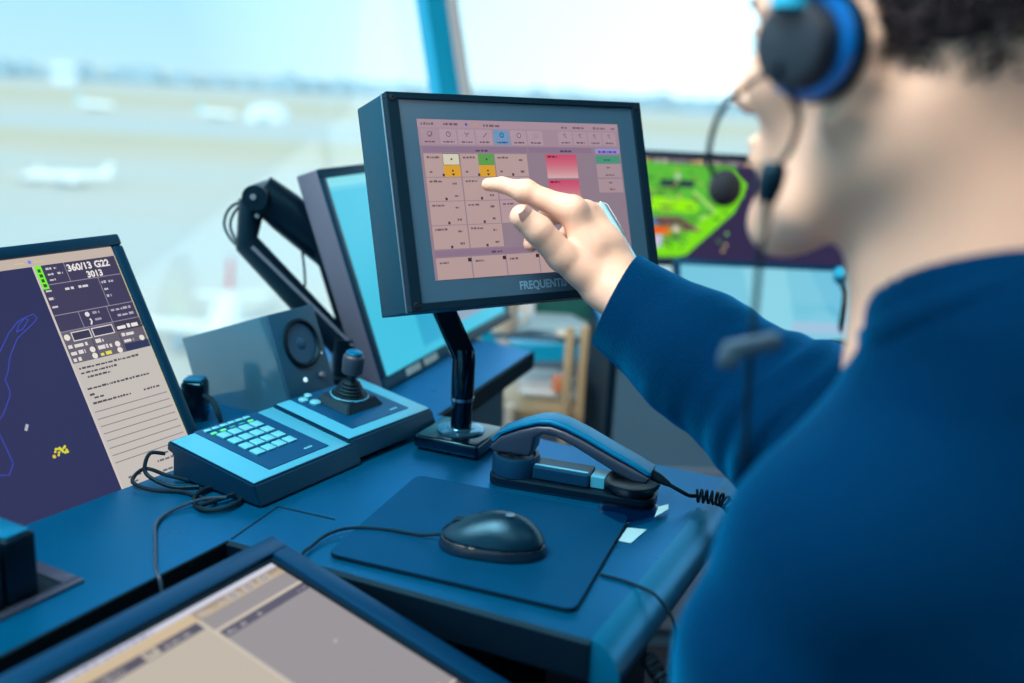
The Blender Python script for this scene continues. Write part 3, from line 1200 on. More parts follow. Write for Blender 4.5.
def fl(M=None):
    """flat on the wedge: x right, y up the slope, z out of the plate"""
    return Matrix(((1, 0, 0, 0), (0, 0, -1, 0), (0, 1, 0, 0), (0, 0, 0, 1)))


M_greenk = mat('unlit_indicator', (40, 150, 150), rough=.4)
KW, KD = .163, .134
kp = wedge('keypad_console', 'low sloping console with a lit key pad beside the left monitor', 'keypad', (-.374, 1.030, .782), 59, KW, KD)
F = fl()
mb = MB()
mb.box((KW / 2, -KD / 2, -.0004), (KW - .006, KD - .006, .0018), M_pearl, F, bev=.0006)
mb.build('top_plate', M_pearl, kp)
mb = MB()
mb.prism([(.036, -.002), (.130, -.002), (.130, -.120), (.036, -.120)], .0006, .0014, M_plate, F)
mb.build('key_panel', M_plate, kp)
for r_ in range(4):
    for c_ in range(4):
        if c_ == 3 and r_ == 99:
            continue
        mb = MB()
        xk = .055 + c_ * .0165
        yk = -.030 - r_ * .0175
        mb.box((xk, yk, .0022), (.0135, .0125, .0026), M_key, F, bev=.0008)
        k = mb.build('key', M_key, kp)
for c_ in range(6):
    mb = MB()
    mb.box((.049 + c_ * .0118, -.0095, .0020), (.0098, .0050, .002), M_key, F, bev=.0006)
    mb.build('function_key', M_key, kp)
for c_ in range(5):
    mb = MB()
    mb.box((.050 + c_ * .0140, -.0185, .0018), (.0075, .0032, .0014), M_led if c_ in (0, 1, 4) else M_greenk, F)
    mb.build('indicator_light', None, kp)
mb = MB()
for k in range(3):
    mb.box((.103 + k * .0045, -.109, .0016), (.0034, .0030, .0003), M_key, F)
mb.build('small_marking', M_key, kp)

JW, JD = .158, .127
js = wedge('joystick_console', 'low sloping console with a black joystick, in front of the speaker', 'joystick', (-.290, 1.163, .786), 57.2, JW, JD)
mb = MB()
mb.box((JW / 2, -JD / 2, -.0004), (JW - .006, JD - .006, .0018), M_pearl, F, bev=.0006)
mb.build('top_plate', M_pearl, js)
mb = MB()
mb.prism([(.026, -.004), (.132, -.004), (.132, -.108), (.026, -.108)], .0006, .0014, M_plate, F)
mb.build('control_panel', M_plate, js)
jc = (.080, -.052)
mb = MB()
b = bmesh.new()
lo = [(-.034, -.030), (.034, -.030), (.034, .030), (-.034, .030)]
vv = [b.verts.new((jc[0] + p[0], jc[1] + p[1], .0012)) for p in lo] + [b.verts.new((jc[0] + p[0] * .72, jc[1] + p[1] * .72, .0125)) for p in lo]
for f in ((3, 2, 1, 0), (4, 5, 6, 7), (0, 1, 5, 4), (1, 2, 6, 5), (2, 3, 7, 6), (3, 0, 4, 7)):
    b.faces.new([vv[i] for i in f])
bmesh.ops.bevel(b, geom=b.edges[:], offset=.0012, segments=2, affect='EDGES')
mb.bm(b, M_black, F)
mb.build('joystick_base', M_black, js)
Mj = F @ Matrix.Translation((jc[0], jc[1], .0125))
mb = MB()
mb.lathe([(.0205, 0), (.0205, .0015), (.0165, .0030), (.0182, .0048), (.0150, .0070), (.0166, .0088), (.0132, .0110), (.0148, .0128), (.0108, .0150), (.0122, .0168), (.0070, .0195), (.0060, .022)], 32, M_rub, Mj)
mb.build('rubber_boot', M_rub, js)
mb = MB()
mb.lathe([(.0245, -.001), (.0245, .0006), (.0236, .0012), (.0234, -.001)], 32, M_key, Mj)
mb.build('base_ring', M_pearl, js)
mb = MB()
mb.lathe([(.0048, .0195), (.0048, .028), (.0110, .0285), (.0132, .0305), (.0138, .040), (.0138, .050), (.0126, .0530), (.0110, .0540), (.0105, .0555), (.0002, .0557)], 32, M_grey, Mj)
st = mb.build('stick', mat('stick_grip', (36, 56, 76), rough=.4, bump=.3, bscale=900), js)
mb = MB()
mb.lathe([(.0104, .0557), (.0104, .0570), (.0085, .0585), (.0002, .0585)], 28, M_deskedge, Mj)
mb.build('stick_button', M_deskedge, st)
for (xx, yy, a_) in ((.036, -.016, .006), (.050, -.010, .005), (.043, -.030, .007)):
    mb = MB()
    mb.lathe([(a_, .001), (a_, .0035), (a_ * .8, .0045), (.0002, .0045)], 18, M_key, F @ Matrix.Translation((xx, yy, 0)))
    mb.build('push_button', M_key, js)
mb = MB()
for k in range(3):
    mb.box((.108 + k * .0045, -.099, .0016), (.0034, .0030, .0003), M_key, F)
mb.build('small_marking', M_key, js)
# ------------------------------------------------------------------ touch monitor
TC = V((.017, 1.134, 1.057))
TT = frame(TC, 34.6, 17.3)
TW, TH = .347, .231
t = thing('touch_monitor', 'framed touch monitor on a post being pointed at, button grid on a mauve screen', 'monitor', M=TT)
hw, hh = TW / 2, TH / 2
mb = MB()
mb.span((-hw, .012, -hh), (hw, .070, hh), M_hous, bev=.0015)
mb.build('housing', M_hous, t)
mb = MB()
mb.span((-hw - .0004, .0088, -hh - .0004), (hw + .0004, .0112, hh + .0004), M_steel, bev=.0005)
mb.build('trim_ring', mat('worn_edge', (120, 160, 185), rough=.3, metal=.6), t)
mb = MB()
bx = .0135
for (x0, z0, x1, z1) in ((-hw, hh - .007, hw, hh), (-hw, -hh, hw, -hh + .0085), (-hw, -hh + .0085, -hw + bx, hh - .007), (hw - bx, -hh + .0085, hw, hh - .007)):
    mb.span((x0, -.002, z0), (x1, .0085, z1), M_frameblk, bev=.0005, seg=1)
mb.build('front_frame', M_frameblk, t)
mb = MB()
mb.span((-hw + bx, .0005, -hh + .0085), (hw - bx, .008, hh - .007), M_glassbez)
mb.build('glass_border', M_glassbez, t)
for sx in (-1, 1):
    for sz in (-1, 1):
        Ms = Matrix.Translation((sx * (hw - .0066), -.0021, sz * (hh - .0066))) @ Matrix.Rotation(R(90), 4, 'X')
        mb = MB()
        mb.lathe([(.0036, 0), (.0034, .0007), (.0026, .0010), (.0015, .0010), (.0012, .0002), (.0001, .0002)], 18, M_steel, Ms)
        mb.build('screw', mat('screw_head', (30, 46, 62), rough=.5, metal=.6) if sx == -1 and sz == -1 else bpy.data.materials['screw_head'], t)
SL, SR, STP, SB = -hw + .0335, -hw + .3085, .0275, .1955      # screen window in x and depth below the top edge
SWd, SHt = SR - SL, SB - STP + .0045
s = Screen(TW, TH, .0003)


def X(u):
    return SL + u * SWd


def Y(v):
    return -hh + STP + v * SHt


def rc(u0, v0, u1, v1, c, up=2):
    s.rect(X(u0), Y(v0), X(u1), Y(v1), c, up)


s.rect(X(0), Y(0), X(1), Y(1), (140, 122, 136))
TD = (104, 82, 96)
CELL = (178, 152, 150)
HD = (136, 112, 136)
rc(0, 0, 1, .05, (166, 140, 152))
rc(0, .05, 1, .165, (158, 134, 148))
for k, (u, w) in enumerate(((.015, .06), (.115, .065))):
    s.dashes(X(u), Y(.036), w * SWd, .0032, TD, 200 + k)
s.dashes(X(.30), Y(.04), .08 * SWd, .0032, (110, 84, 100), 203)
s.disc(X(.22), Y(.028), .0017, (90, 80, 150), 4)
s.disc(X(.265), Y(.028), .0017, (200, 150, 60), 4)
for k, (u, w) in enumerate(((.69, .03), (.75, .06), (.86, .07), (.96, .02))):
    s.dashes(X(u), Y(.040), w * SWd, .003, (110, 90, 110), 210 + k)
BW = .080
for k in range(7):
    u = .010 + k * .0835
    hot = k == 4
    rc(u, .060, u + BW - .004, .155, (54, 150, 198) if hot else (178, 152, 164))
    ic = (24, 80, 130) if hot else TD
    cx, cy = X(u + BW / 2), Y(.092)
    if k in (0, 1, 4, 5):
        s.disc(cx, cy, .0030, ic, 4)
        s.disc(cx, cy, .0021, (54, 150, 198) if hot else (178, 152, 164), 5)
    if k in (0, 3):
        s.line([(cx - .002, cy + .003), (cx + .003, cy - .002)], .0010, ic, 6)
    if k == 1:
        s.line([(cx, cy), (cx, cy - .002)], .0006, ic, 6)
        s.line([(cx, cy), (cx + .0016, cy)], .0006, ic, 6)
    if k == 2:
        s.line([(cx - .003, cy - .002), (cx, cy), (cx + .003, cy - .002)], .0008, ic, 6)
        s.line([(cx, cy), (cx, cy + .003)], .0008, ic, 6)
    if k == 6:
        s.frame(cx - .003, cy - .002, cx + .003, cy + .002, .0005, (140, 118, 130), 6)
    s.dashes(X(u + .014), Y(.145), .05 * SWd, .0024, ic, 220 + k)
for k in range(4):
    u = .668 + k * .080
    rc(u, .060, u + .072, .150, (172, 148, 160))
    cx, cy = X(u + .036), Y(.092)
    s.line([(cx - .002, cy - .002), (cx + .002, cy + .002)], .0008, TD, 4)
    s.line([(cx - .002, cy - .0025), (cx + .002, cy - .0025)], .0008, TD, 4)
    s.dashes(X(u + .014), Y(.140), .045 * SWd, .0022, TD, 230 + k)
rc(.012, .170, .498, .205, HD)
rc(.508, .170, .838, .205, HD)
s.dashes(X(.25), Y(.200), .06 * SWd, .0028, (80, 60, 90), 240)
s.dashes(X(.67), Y(.200), .06 * SWd, .0028, (80, 60, 90), 241)
rc(.858, .172, .995, .208, (150, 140, 196))
s.dashes(X(.875), Y(.203), .10 * SWd, .0034, (60, 60, 170), 242, 4)
CWd, CH = .163, .146
rr = random.Random(8)
for r_ in range(4):
    for c_ in range(3):
        if c_ == 2 and r_ == 3:
            continue
        u = .012 + c_ * CWd
        v = .214 + r_ * (CH + .004)
        rc(u, v, u + CWd - .005, v + CH, CELL if not (c_ == 2 and r_ in (1, 2)) else (176, 148, 154), 2)
        s.dashes(X(u + .012), Y(v + .03), .055 * SWd, .0026, TD, 250 + r_ * 3 + c_, 4)
        if r_ == 0 and c_ < 2:
            top = (206, 200, 180) if c_ == 0 else (92, 152, 78)
            rc(u + .083, v, u + CWd - .005, v + CH * .5, top, 3)
            if c_ == 0:
                s.frame(X(u + .083), Y(v), X(u + CWd - .005), Y(v + CH * .5), .0005, (90, 90, 60), 4)
            rc(u + .083, v + CH * .5, u + CWd - .005, v + CH, (212, 156, 50), 3)
            s.disc(X(u + .122), Y(v + .035), .0012, (60, 70, 60), 5)
            s.disc(X(u + .122), Y(v + .108), .0012, (90, 60, 40), 5)
            s.poly([(X(u + .115), Y(v + .126)), (X(u + .131), Y(v + .126)), (X(u + .123), Y(v + .141))], (50, 40, 40), 5)
        else:
            s.dashes(X(u + .115), Y(v + .045), .018 * SWd, .0026, TD, 270 + r_ * 3 + c_, 4)
            s.dashes(X(u + .118), Y(v + .122), .020 * SWd, .0028, TD, 290 + r_ * 3 + c_, 4)
        if r_ == 0:
            s.dashes(X(u + .018), Y(v + .12), .012 * SWd, .0026, TD, 310 + c_, 4)
        s.rect(X(u + .074), Y(v + .126), X(u + .084), Y(v + .143), (70, 50, 60), 4)
rc(.012, .820, .62, .856, HD)
s.dashes(X(.27), Y(.848), .05 * SWd, .0028, (80, 60, 90), 330)
for c_ in range(5):
    u = .012 + c_ * CWd
    if u + CWd > .99:
        continue
    rc(u, .864, u + CWd - .005, .998, CELL)
    s.dashes(X(u + .015), Y(.900), .04 * SWd, .0026, TD, 340 + c_, 4)
    s.rect(X(u + .144), Y(.872), X(u + .160), Y(.895), (50, 36, 46), 4)
# two pink call buttons, shaded on the display from red to pale
for (v0, v1) in ((.215, .375), (.385, .545)):
    n = 14
    for i in range(n):
        f_ = i / (n - 1)
        f2 = f_ ** 1.3
        c = tuple(int(a_ + (b__ - a_) * f2) for a_, b__ in zip((196, 78, 108), (206, 168, 168)))
        rc(.590, v0 + (v1 - v0) * i / n, .752, v0 + (v1 - v0) * (i + 1) / n, c)
    s.dashes(X(.600), Y(v0 + .022), .05 * SWd, .0026, (120, 30, 60), 350, 4)
rc(.856, .222, .992, .275, (72, 144, 120))
s.dashes(X(.90), Y(.256), .04 * SWd, .0022, (40, 90, 76), 352, 4)
rc(.856, .280, .992, .375, (166, 142, 150))
rc(.856, .382, .992, .478, (166, 142, 150))
for k, (u, v, w) in enumerate(((.91, .31, .025), (.90, .362, .05), (.915, .415, .02), (.915, .462, .03))):
    s.dashes(X(u), Y(v), w * SWd, .0024, (110, 90, 104), 360 + k, 4)
s.build('display', t)
mb = MB()
Mt = TT.copy()
M2 = Matrix(((1, 0, 0, 0), (0, 0, -1, .0003), (0, 1, 0, 0), (0, 0, 0, 1)))
mb.text('FREQUENTIS', -hw + .1395, -hh + .0145, .0128, mat('logo_print', (110, 172, 210), rough=.4), M2, .034, 'L', .90)
mb.build('logo', None, t)
# stand: base plate, post, cranked arm
Bc = V((-.062, 1.178, DZ))
st = MB()
Mb = Matrix.Translation(Bc) @ Matrix.Rotation(R(-22), 4, 'Z')
st.box((.003, 0, .0115), (.086, .084, .017), M_blackg, Mb, bev=.004, seg=3)
bp = st.build('base_plate', M_blackg, t, world=True)
mb = MB()
for (x_, y_) in ((-.030, -.030), (.036, -.030), (-.030, .030), (.036, .030)):
    mb.cyl((x_, y_, 0), (x_, y_, .0034), .008, m=M_rub, M=Mb)
mb.build('rubber_foot', M_rub, bp, world=True)
mb = MB()
mb.lathe([(.030, .0201), (.030, .0225), (.027, .0240), (.0175, .0245), (.0165, .0255)], 36, M_steel, Matrix.Translation(Bc + V((.004, 0, 0))))
mb.build('post_collar', mat('collar_plate', (60, 130, 165), rough=.15, metal=.7), t, world=True)
mb = MB()
mb.tube([Bc + V((.004, 0, .024)), Bc + V((.004, 0, .062))], .0132, 28)
mb.tube([Bc + V((.004, 0, .0625)), Bc + V((.004, 0, .112)), Bc + V((.003, .003, .122))], [.0143, .0143, .0140], 28)
mb.build('post', M_blackg, t, world=True)
mb = MB()
mb.tube([Bc + V((.004, 0, .0600)), Bc + V((.004, 0, .0640))], .0148, 28)
mb.build('post_ring', M_steel, t, world=True)
back = TT @ V((-.005, .095, -.005))
top = Bc + V((.002, .004, .118))
a2 = V((-.125, 1.205, .985))
# box-section arm
d = (a2 - top).normalized()
sd = V((1, .15, 0)).normalized()
up_ = d.cross(sd).normalized()
sd = up_.cross(d).normalized()
mb = MB()
vs = []
for p in (top - d * .006, a2):
    for (i, j) in ((-1, -1), (1, -1), (1, 1), (-1, 1)):
        vs.append(p + sd * i * .0140 + up_ * j * .0130)
b = bmesh.new()
bv = [b.verts.new(v) for v in vs]
for f in ((3, 2, 1, 0), (4, 5, 6, 7), (0, 1, 5, 4), (1, 2, 6, 5), (2, 3, 7, 6), (3, 0, 4, 7)):
    b.faces.new([bv[i] for i in f])
bmesh.ops.recalc_face_normals(b, faces=b.faces[:])
bmesh.ops.bevel(b, geom=b.edges[:], offset=.003, segments=3, affect='EDGES')
mb.bm(b, M_blackg, None, True)
mb.tube([a2 - d * .01, a2 + V((.01, .01, .03)), back + V((-.02, .02, -.01)), back], [.015, .016, .016, .016], 14)
mb.build('stand_arm', M_blackg, t, world=True)
mb = MB()
mb.box((-.005, .084, -.005), (.10, .012, .10), M_black, bev=.002)
mb.build('mount_plate', M_black, t)

# ------------------------------------------------------------------ mouse pad, mouse
pad = [V((-.164, .858, 0)), V((.066, .775, 0)), V((.135, .980, 0)), V((-.100, 1.062, 0))]


def rounded(poly, r, n=5):
    out = []
    L = len(poly)
    for i in range(L):
        p, a_, b_ = V(poly[i][:2] + (0,)) if isinstance(poly[i], tuple) else poly[i], poly[i - 1], poly[(i + 1) % L]
        da, db = (a_ - p).normalized(), (b_ - p).normalized()
        for k in range(n + 1):
            f_ = k / n
            q = p + da * r * (1 - f_) ** 2 + db * r * f_ ** 2
            out.append((q.x, q.y))
    return out


mb = MB()
M_pad = mat('mouse_pad_cloth', (0, 76, 122), rough=.5, spec=.3, metal=.5, stint=(80, 200, 255), bump=.5, bscale=1400, var=.08, vscale=20)
mb.prism(rounded(pad, .012), 0, .0034, M_rub)  # black sides carry the shadow under the pad's edge in their colour
mb.prism(rounded([p + (V((-.015, .92, 0)) - p).normalized() * .0006 for p in pad], .012), .0034, .0040, M_pad)
mp_ = at_base(mb, 'mouse_pad', M_pad, 'dark blue rectangular mouse pad lying under the mouse', 'mouse pad')
mp_.location.z = DZ + .0008

Mm = Matrix.Translation((-.010, .884, DZ + .0048)) @ Matrix.Rotation(R(-10), 4, 'Z') @ Matrix.Scale(1.08, 4, (0, 0, 1))
ms = thing('computer_mouse', 'black wired computer mouse on the mouse pad', 'computer mouse', M=Mm)
NL, NW = 22, 20
L_, Wm, Hm = .103, .058, .036


def mouse_shell(z_lo, z_hi, grow, u0, u1, m):
    """shell between two height fractions; x from the cable end (-) to the palm end (+)"""
    vs, fs = [], []
    for i in range(NL + 1):
        u = u0 + (u1 - u0) * i / NL
        x = (u - .5) * L_
        e = max(0.0, 1 - abs(2 * u - 1) ** 2.6)
        wv = Wm / 2 * (e ** .42) * (1 - .12 * math.exp(-((u - .42) / .16) ** 2)) + grow
        hv = Hm * (math.sin(math.pi * (min(max(u, 0), 1) ** .78)) ** .55 if 0 < u < 1 else 0) * (0.62 + .38 * u ** .5) + grow
        for j in range(NW + 1):
            a_ = math.pi * j / NW
            z = math.sin(a_)
            zz = hv * (z ** .75)
            yy = -wv * math.cos(a_) * (1 + .0 * z)
            zz = min(max(zz, z_lo * Hm), z_hi * Hm) if z_hi < 1 else max(zz, z_lo * Hm)
            vs.append((x, yy, zz))
    for i in range(NL):
        for j in range(NW):
            k = i * (NW + 1) + j
            fs.append((k, k + 1, k + NW + 2, k + NW + 1))
    return vs, fs


Fm = Field(.0012)
Fm.ell((.010, 0, .003), (.044, .0295, .0335), k=.01)
Fm.ell((-.022, 0, .001), (.030, .0270, .0240), k=.014)
Fm.plane((0, 0, .0115), (0, 0, -1))
mb = field_mb([Fm], M_black)
M_mouse = mat('mouse_top', (4, 36, 56), rough=.28, spec=.7, stint=(130, 215, 255), bump=.15, bscale=2500)
mb.build('top_shell', M_mouse, ms)
Fm = Field(.0012)
Fm.ell((.010, 0, .003), (.0435, .0288, .0330), k=.01)
Fm.ell((-.022, 0, .001), (.0295, .0262, .0235), k=.014)
Fm.plane((0, 0, .0108), (0, 0, 1))
Fm.plane((0, 0, .0006), (0, 0, -1))
mb = field_mb([Fm], M_blackg)
mb.build('lower_shell', mat('mouse_side', (14, 36, 54), rough=.22, spec=.7), ms)
mb = MB()
mb.lathe([(.0002, -.0032), (.0085, -.0032), (.0098, -.0015), (.0098, .0015), (.0085, .0032), (.0002, .0032)], 28, M_rub, Matrix.Translation((-.031, 0, .0175)) @ Matrix.Rotation(R(90), 4, 'X'))
mb.build('scroll_wheel', M_rub, ms)
mb = MB()
pts = [(-.050, -.0003, .0132), (-.040, -.0003, .0208)]
mb.tube(catmull([(-.0495, 0, .0128), (-.044, 0, .0180), (-.036, 0, .0222), (-.026, 0, .0262), (-.018, 0, .0300), (-.010, 0, .0332)], 4), .0005, 6)
mb.build('button_gap', M_rub, ms)
mb = MB()
Mk = Matrix.Translation((.018, -.003, .0362))
mb.lathe([(.0046, 0), (.0046, .0004), (.0036, .0005), (.0034, .0001), (.0001, .0001)], 20, M_steel, Mk)
mb.build('emblem', mat('emblem_print', (70, 110, 140), rough=.3), ms)
mb = MB()
cab = catmull([V((-.058, .893, DZ + .0135)), V((-.080, .900, DZ + .008)), V((-.115, .912, DZ + .0060)), V((-.150, .912, DZ + .0058)), V((-.170, .896, DZ + .0055)), V((-.181, .872, DZ + .004)), V((-.187, .850, DZ + .002)), V((-.190, .832, DZ - .03))], 8)
mb.tube(cab, .0016, 8)
mb.build('cable', M_rub, ms, world=True)

# ------------------------------------------------------------------ telephone handset in its cradle
xd = V((.195, -.062, 0)).normalized()
Mh = Matrix((xd, V((-xd.y, xd.x, 0)), V((0, 0, 1)))).transposed().to_4x4()
Mh.translation = V((-.010, 1.080, DZ))
Mh = Mh @ Matrix.Scale(.96, 4, (1, 0, 0))
cr_ = thing('handset_cradle', 'low dark cradle with a round cup under the telephone handset', 'cradle', M=Mh)
mb = MB()
mb.prism(rounded([V((-.004, -.028, 0)), V((.195, -.024, 0)), V((.195, .024, 0)), V((-.004, .028, 0))], .02), .0006, .012, M_black, bev=.002)
mb.build('base', M_black, cr_)
mb = MB()
mb.lathe([(.0285, .0125), (.0285, .030), (.0270, .034), (.0235, .034), (.0215, .030), (.0001, .029)], 32, M_navy, Matrix.Translation((.024, 0, 0)))
mb.build('ear_cup_rest', M_navy, cr_)
mb = MB()
mb.prism([(.050, -.018), (.118, -.018), (.118, .014), (.050, .014)], .0125, .028, M_black, bev=.002)
mb.build('centre_block', M_navy, cr_)
mb = MB()
mb.prism([(.052, -.016), (.116, -.016), (.116, -.012), (.052, -.012)], .0286, .0296, M_key)
mb.build('light_strip', M_pearl, cr_)
mb = MB()
mb.prism([(.119, -.014), (.136, -.014), (.136, .010), (.119, .010)], .0125, .0262, M_key, bev=.001)
mb.build('hook_switch', M_pearl, cr_)
mb = MB()
mb.lathe([(.026, .0125), (.032, .020), (.033, .0245), (.031, .0250), (.024, .0180), (.0001, .0160)], 32, M_navy, Matrix.Translation((.165, 0, 0)))
mb.build('mouth_cup_rest', M_black, cr_)

hs = thing('telephone_handset', 'dark curved telephone handset resting in its cradle behind the mouse pad', 'handset', M=Mh)
# closed side profile swept across the width
top_ = [(-.004, .050), (.006, .062), (.030, .074), (.052, .0825), (.068, .0845), (.085, .0815), (.110, .073), (.140, .0605), (.170, .0490), (.188, .0410)]
bot = [(.184, .0275), (.168, .0270), (.150, .0335), (.120, .0470), (.095, .0580), (.075, .0650), (.060, .0660), (.050, .0600), (.0475, .0430), (.044, .0365), (.000, .0360), (-.005, .040)]


def sweep_profile(prof, hw_, bev, m, m2=None):
    b = bmesh.new()
    A_ = [b.verts.new((p[0], -hw_, p[1])) for p in prof]
    B_ = [b.verts.new((p[0], hw_, p[1])) for p in prof]
    b.faces.new(A_)
    b.faces.new(B_[::-1])
    n = len(prof)
    for i in range(n):
        j = (i + 1) % n
        b.faces.new((A_[j], A_[i], B_[i], B_[j]))
    bmesh.ops.recalc_face_normals(b, faces=b.faces[:])
    ed = [e for e in b.edges if abs(e.verts[0].co.y - e.verts[1].co.y) < 1e-6]
    bmesh.ops.bevel(b, geom=ed, offset=bev, segments=4, affect='EDGES', profile=.5)
    return b


M_hs = mat('handset_plastic', (34, 56, 80), rough=.38, spec=.55, var=.05)
M_hst = mat('handset_cover', (4, 108, 160), rough=.4, spec=.6, stint=(80, 200, 255), var=.04)
mb = MB()
midl = [(x_, z_ - .0060 - .002 * math.sin(math.pi * i / (len(top_) - 1))) for i, (x_, z_) in enumerate(top_)]
mb.bm(sweep_profile(midl + bot, .0165, .004, M_hs), M_hs, None, True)
mb.build('grip', M_hs, hs)
mb = MB()
mb.bm(sweep_profile(top_ + [(x_, z_ + .0006) for x_, z_ in midl[::-1]], .0160, .0040, M_hst), M_hst, None, True)
mb.build('top_cover', M_hst, hs)
mb = MB()
mb.lathe([(.0165, .0345), (.0165, .0400), (.0150, .0400)], 28, M_rub, Matrix.Translation((.022, 0, 0)))
mb.build('earpiece', M_rub, hs)
mb = MB()
c0 = V((.187, 0, .034))
mb.tube([(.183, 0, .036), (.196, 0, .031), (.208, 0, .026)], [.0062, .0055, .0030], 12)
mb.build('cord_socket', M_rub, hs)
# coiled cord: straight lead, a clump of coils at the desk's corner, then over the edge and down
inv = Mh.inverted()


def helix(pts, r, pitch, thick):
    P = catmull(pts, 14)
    out = []
    L = 0
    for i in range(len(P) - 1):
        d_ = P[i + 1] - P[i]
        n_ = 6
        a_ = d_.normalized()
        o1 = a_.orthogonal().normalized()
        ref = V((0, 0, 1)) if abs(a_.z) < .8 else V((1, 0, 0))
        o1 = a_.cross(ref).normalized()
        o2 = a_.cross(o1)
        for k in range(n_):
            q = P[i] + d_ * k / n_
            s_ = L + d_.length * k / n_
            ph = 2 * math.pi * s_ / pitch
            out.append(q + (o1 * math.cos(ph) + o2 * math.sin(ph)) * r)
        L += d_.length
    return out


mb = MB()
lead = catmull([Mh @ V((.206, 0, .0265)), V((.196, 1.018, DZ + .018)), V((.205, 1.025, DZ + .012)), V((.214, 1.028, DZ + .011))], 6)
mb.tube(lead, .0023, 8)
pts = [V((.213, 1.028, DZ + .0115)), V((.222, 1.026, DZ + .0115)), V((.234, 1.022, DZ + .0115)), V((.243, 1.014, DZ + .011)), V((.250, 1.000, DZ + .004)), V((.256, .99, DZ - .02)), V((.252, .97, DZ - .07)), V((.24, .94, DZ - .14)), V((.215, .90, DZ - .19)), V((.19, .85, DZ - .20)), V((.172, .80, DZ - .16)), V((.158, .765, DZ - .10)), V((.146, .765, DZ - .055)), V((.135, .79, DZ - .046))]
P = catmull(pts, 30)
out = []
Ls = 0
for i in range(len(P) - 1):
    d_ = P[i + 1] - P[i]
    a_ = d_.normalized()
    o1 = a_.cross(V((.2, 1, .1))).normalized()
    o2 = a_.cross(o1)
    n_ = max(2, int(d_.length / .0009))
    for k in range(n_):
        q = P[i] + d_ * k / n_
        s_ = Ls + d_.length * k / n_
        ph = 2 * math.pi * s_ / .0056
        out.append(q + (o1 * math.cos(ph) + o2 * math.sin(ph)) * .0068)
    Ls += d_.length
mb.tube(out, .0016, 5)
mb.build('coiled_cord', M_rub, hs, world=True)

# clear plastic card holder with two pale patches painted as reflections at the pad's far corner
t = thing('card_holder', 'clear plastic card holder with two pale reflection patches at the mouse pad corner', 'card holder', loc=(.135, 1.0, DZ))
mb = MB()
mb.prism(rounded([V((.098, .990, 0)), V((.125, .955, 0)), V((.168, .985, 0)), V((.170, 1.015, 0)), V((.115, 1.022, 0))], .01), DZ + .0045, DZ + .0057)
mb.build('clear_sheet', glass_mat('clear_plastic', (170, 208, 226), .08, .10), t, world=True)
M_reflpatch = mat('pale_reflection', (140, 205, 226), rough=.35)  # colour of the two painted reflections
mb = MB()
mb.prism([(.168, 1.003), (.160, .975), (.178, .998), (.180, 1.012)], DZ + .0060, DZ + .0064)
mb.build('label', M_reflpatch, t, world=True)  # pale patch stands in for a reflection
mb = MB()
mb.prism([(.118, .925), (.130, .921), (.150, .955), (.130, .957)], DZ + .0006, DZ + .0012)
mb.build('label', M_reflpatch, t, world=True)  # second painted reflection, on the desk top

# thin black cable over the desk's rounded edge
mb = MB()
mb.tube(catmull([V((.094, .850, DZ + .0014)), V((.118, .838, DZ + .0014)), V((.139, .820, DZ + .0012)), V((.152, .812, DZ - .010)), V((.160, .808, DZ - .026)), V((.160, .806, DZ - .06)), V((.155, .80, DZ - .14)), V((.15, .80, DZ - .30))], 8), .0015, 8)
at_base(mb, 'thin_cable', M_rub, 'thin black cable crossing the desk edge right of the mouse pad', 'cable')

# ------------------------------------------------------------------ cables at the left
mb = MB()
z = DZ + .003
loop = [V((-.372, 1.018, DZ + .032)), V((-.386, 1.010, DZ + .034)), V((-.388, 1.000, DZ + .018)), V((-.374, .995, z + .006)), V((-.355, .995, z)), V((-.330, 1.0, z))]
mb.tube(catmull(loop, 8), .0022, 8)
mb.tube(catmull([V((-.345, 1.015, z)), V((-.368, 1.012, z + .006)), V((-.395, 1.018, z + .010)), V((-.400, .995, z + .004)), V((-.375, .985, z)), V((-.345, .985, z)), V((-.318, .972, z)), V((-.300, .962, z))], 8), .0022, 8)
at_base(mb, 'looped_cable', M_rub, 'black cable looping beside the back corner of the keypad console', 'cable')
mb = MB()
ring = []
for k in range(40):
    a_ = 2 * math.pi * k / 26 + 1.0
    ring.append(V((-.300 + .024 * math.cos(a_), .972 + .032 * math.sin(a_), z + .0016 * (k / 26))))
ring += [V((-.262, 1.005, z + .004))]
mb.tube(ring, .0026, 8)
at_base(mb, 'cable_coil', M_rub, 'black cable coiled in a ring on the desk by the keypad console', 'cable')
mb = MB()
mb.tube(catmull([V((-.290, .965, z + .005)), V((-.315, .958, z + .004)), V((-.338, .935, z)), V((-.342, .905, z)), V((-.330, .868, z)), V((-.318, .835, z)), V((-.309, .812, DZ + .001)), V((-.300, .800, DZ - .012)), V((-.297, .795, DZ - .10))], 8), .0018, 8)
at_base(mb, 'drop_cable', mat('grey_cable', (34, 66, 90), rough=.3), 'thin cable running across the desk and down into the dark slot', 'cable')

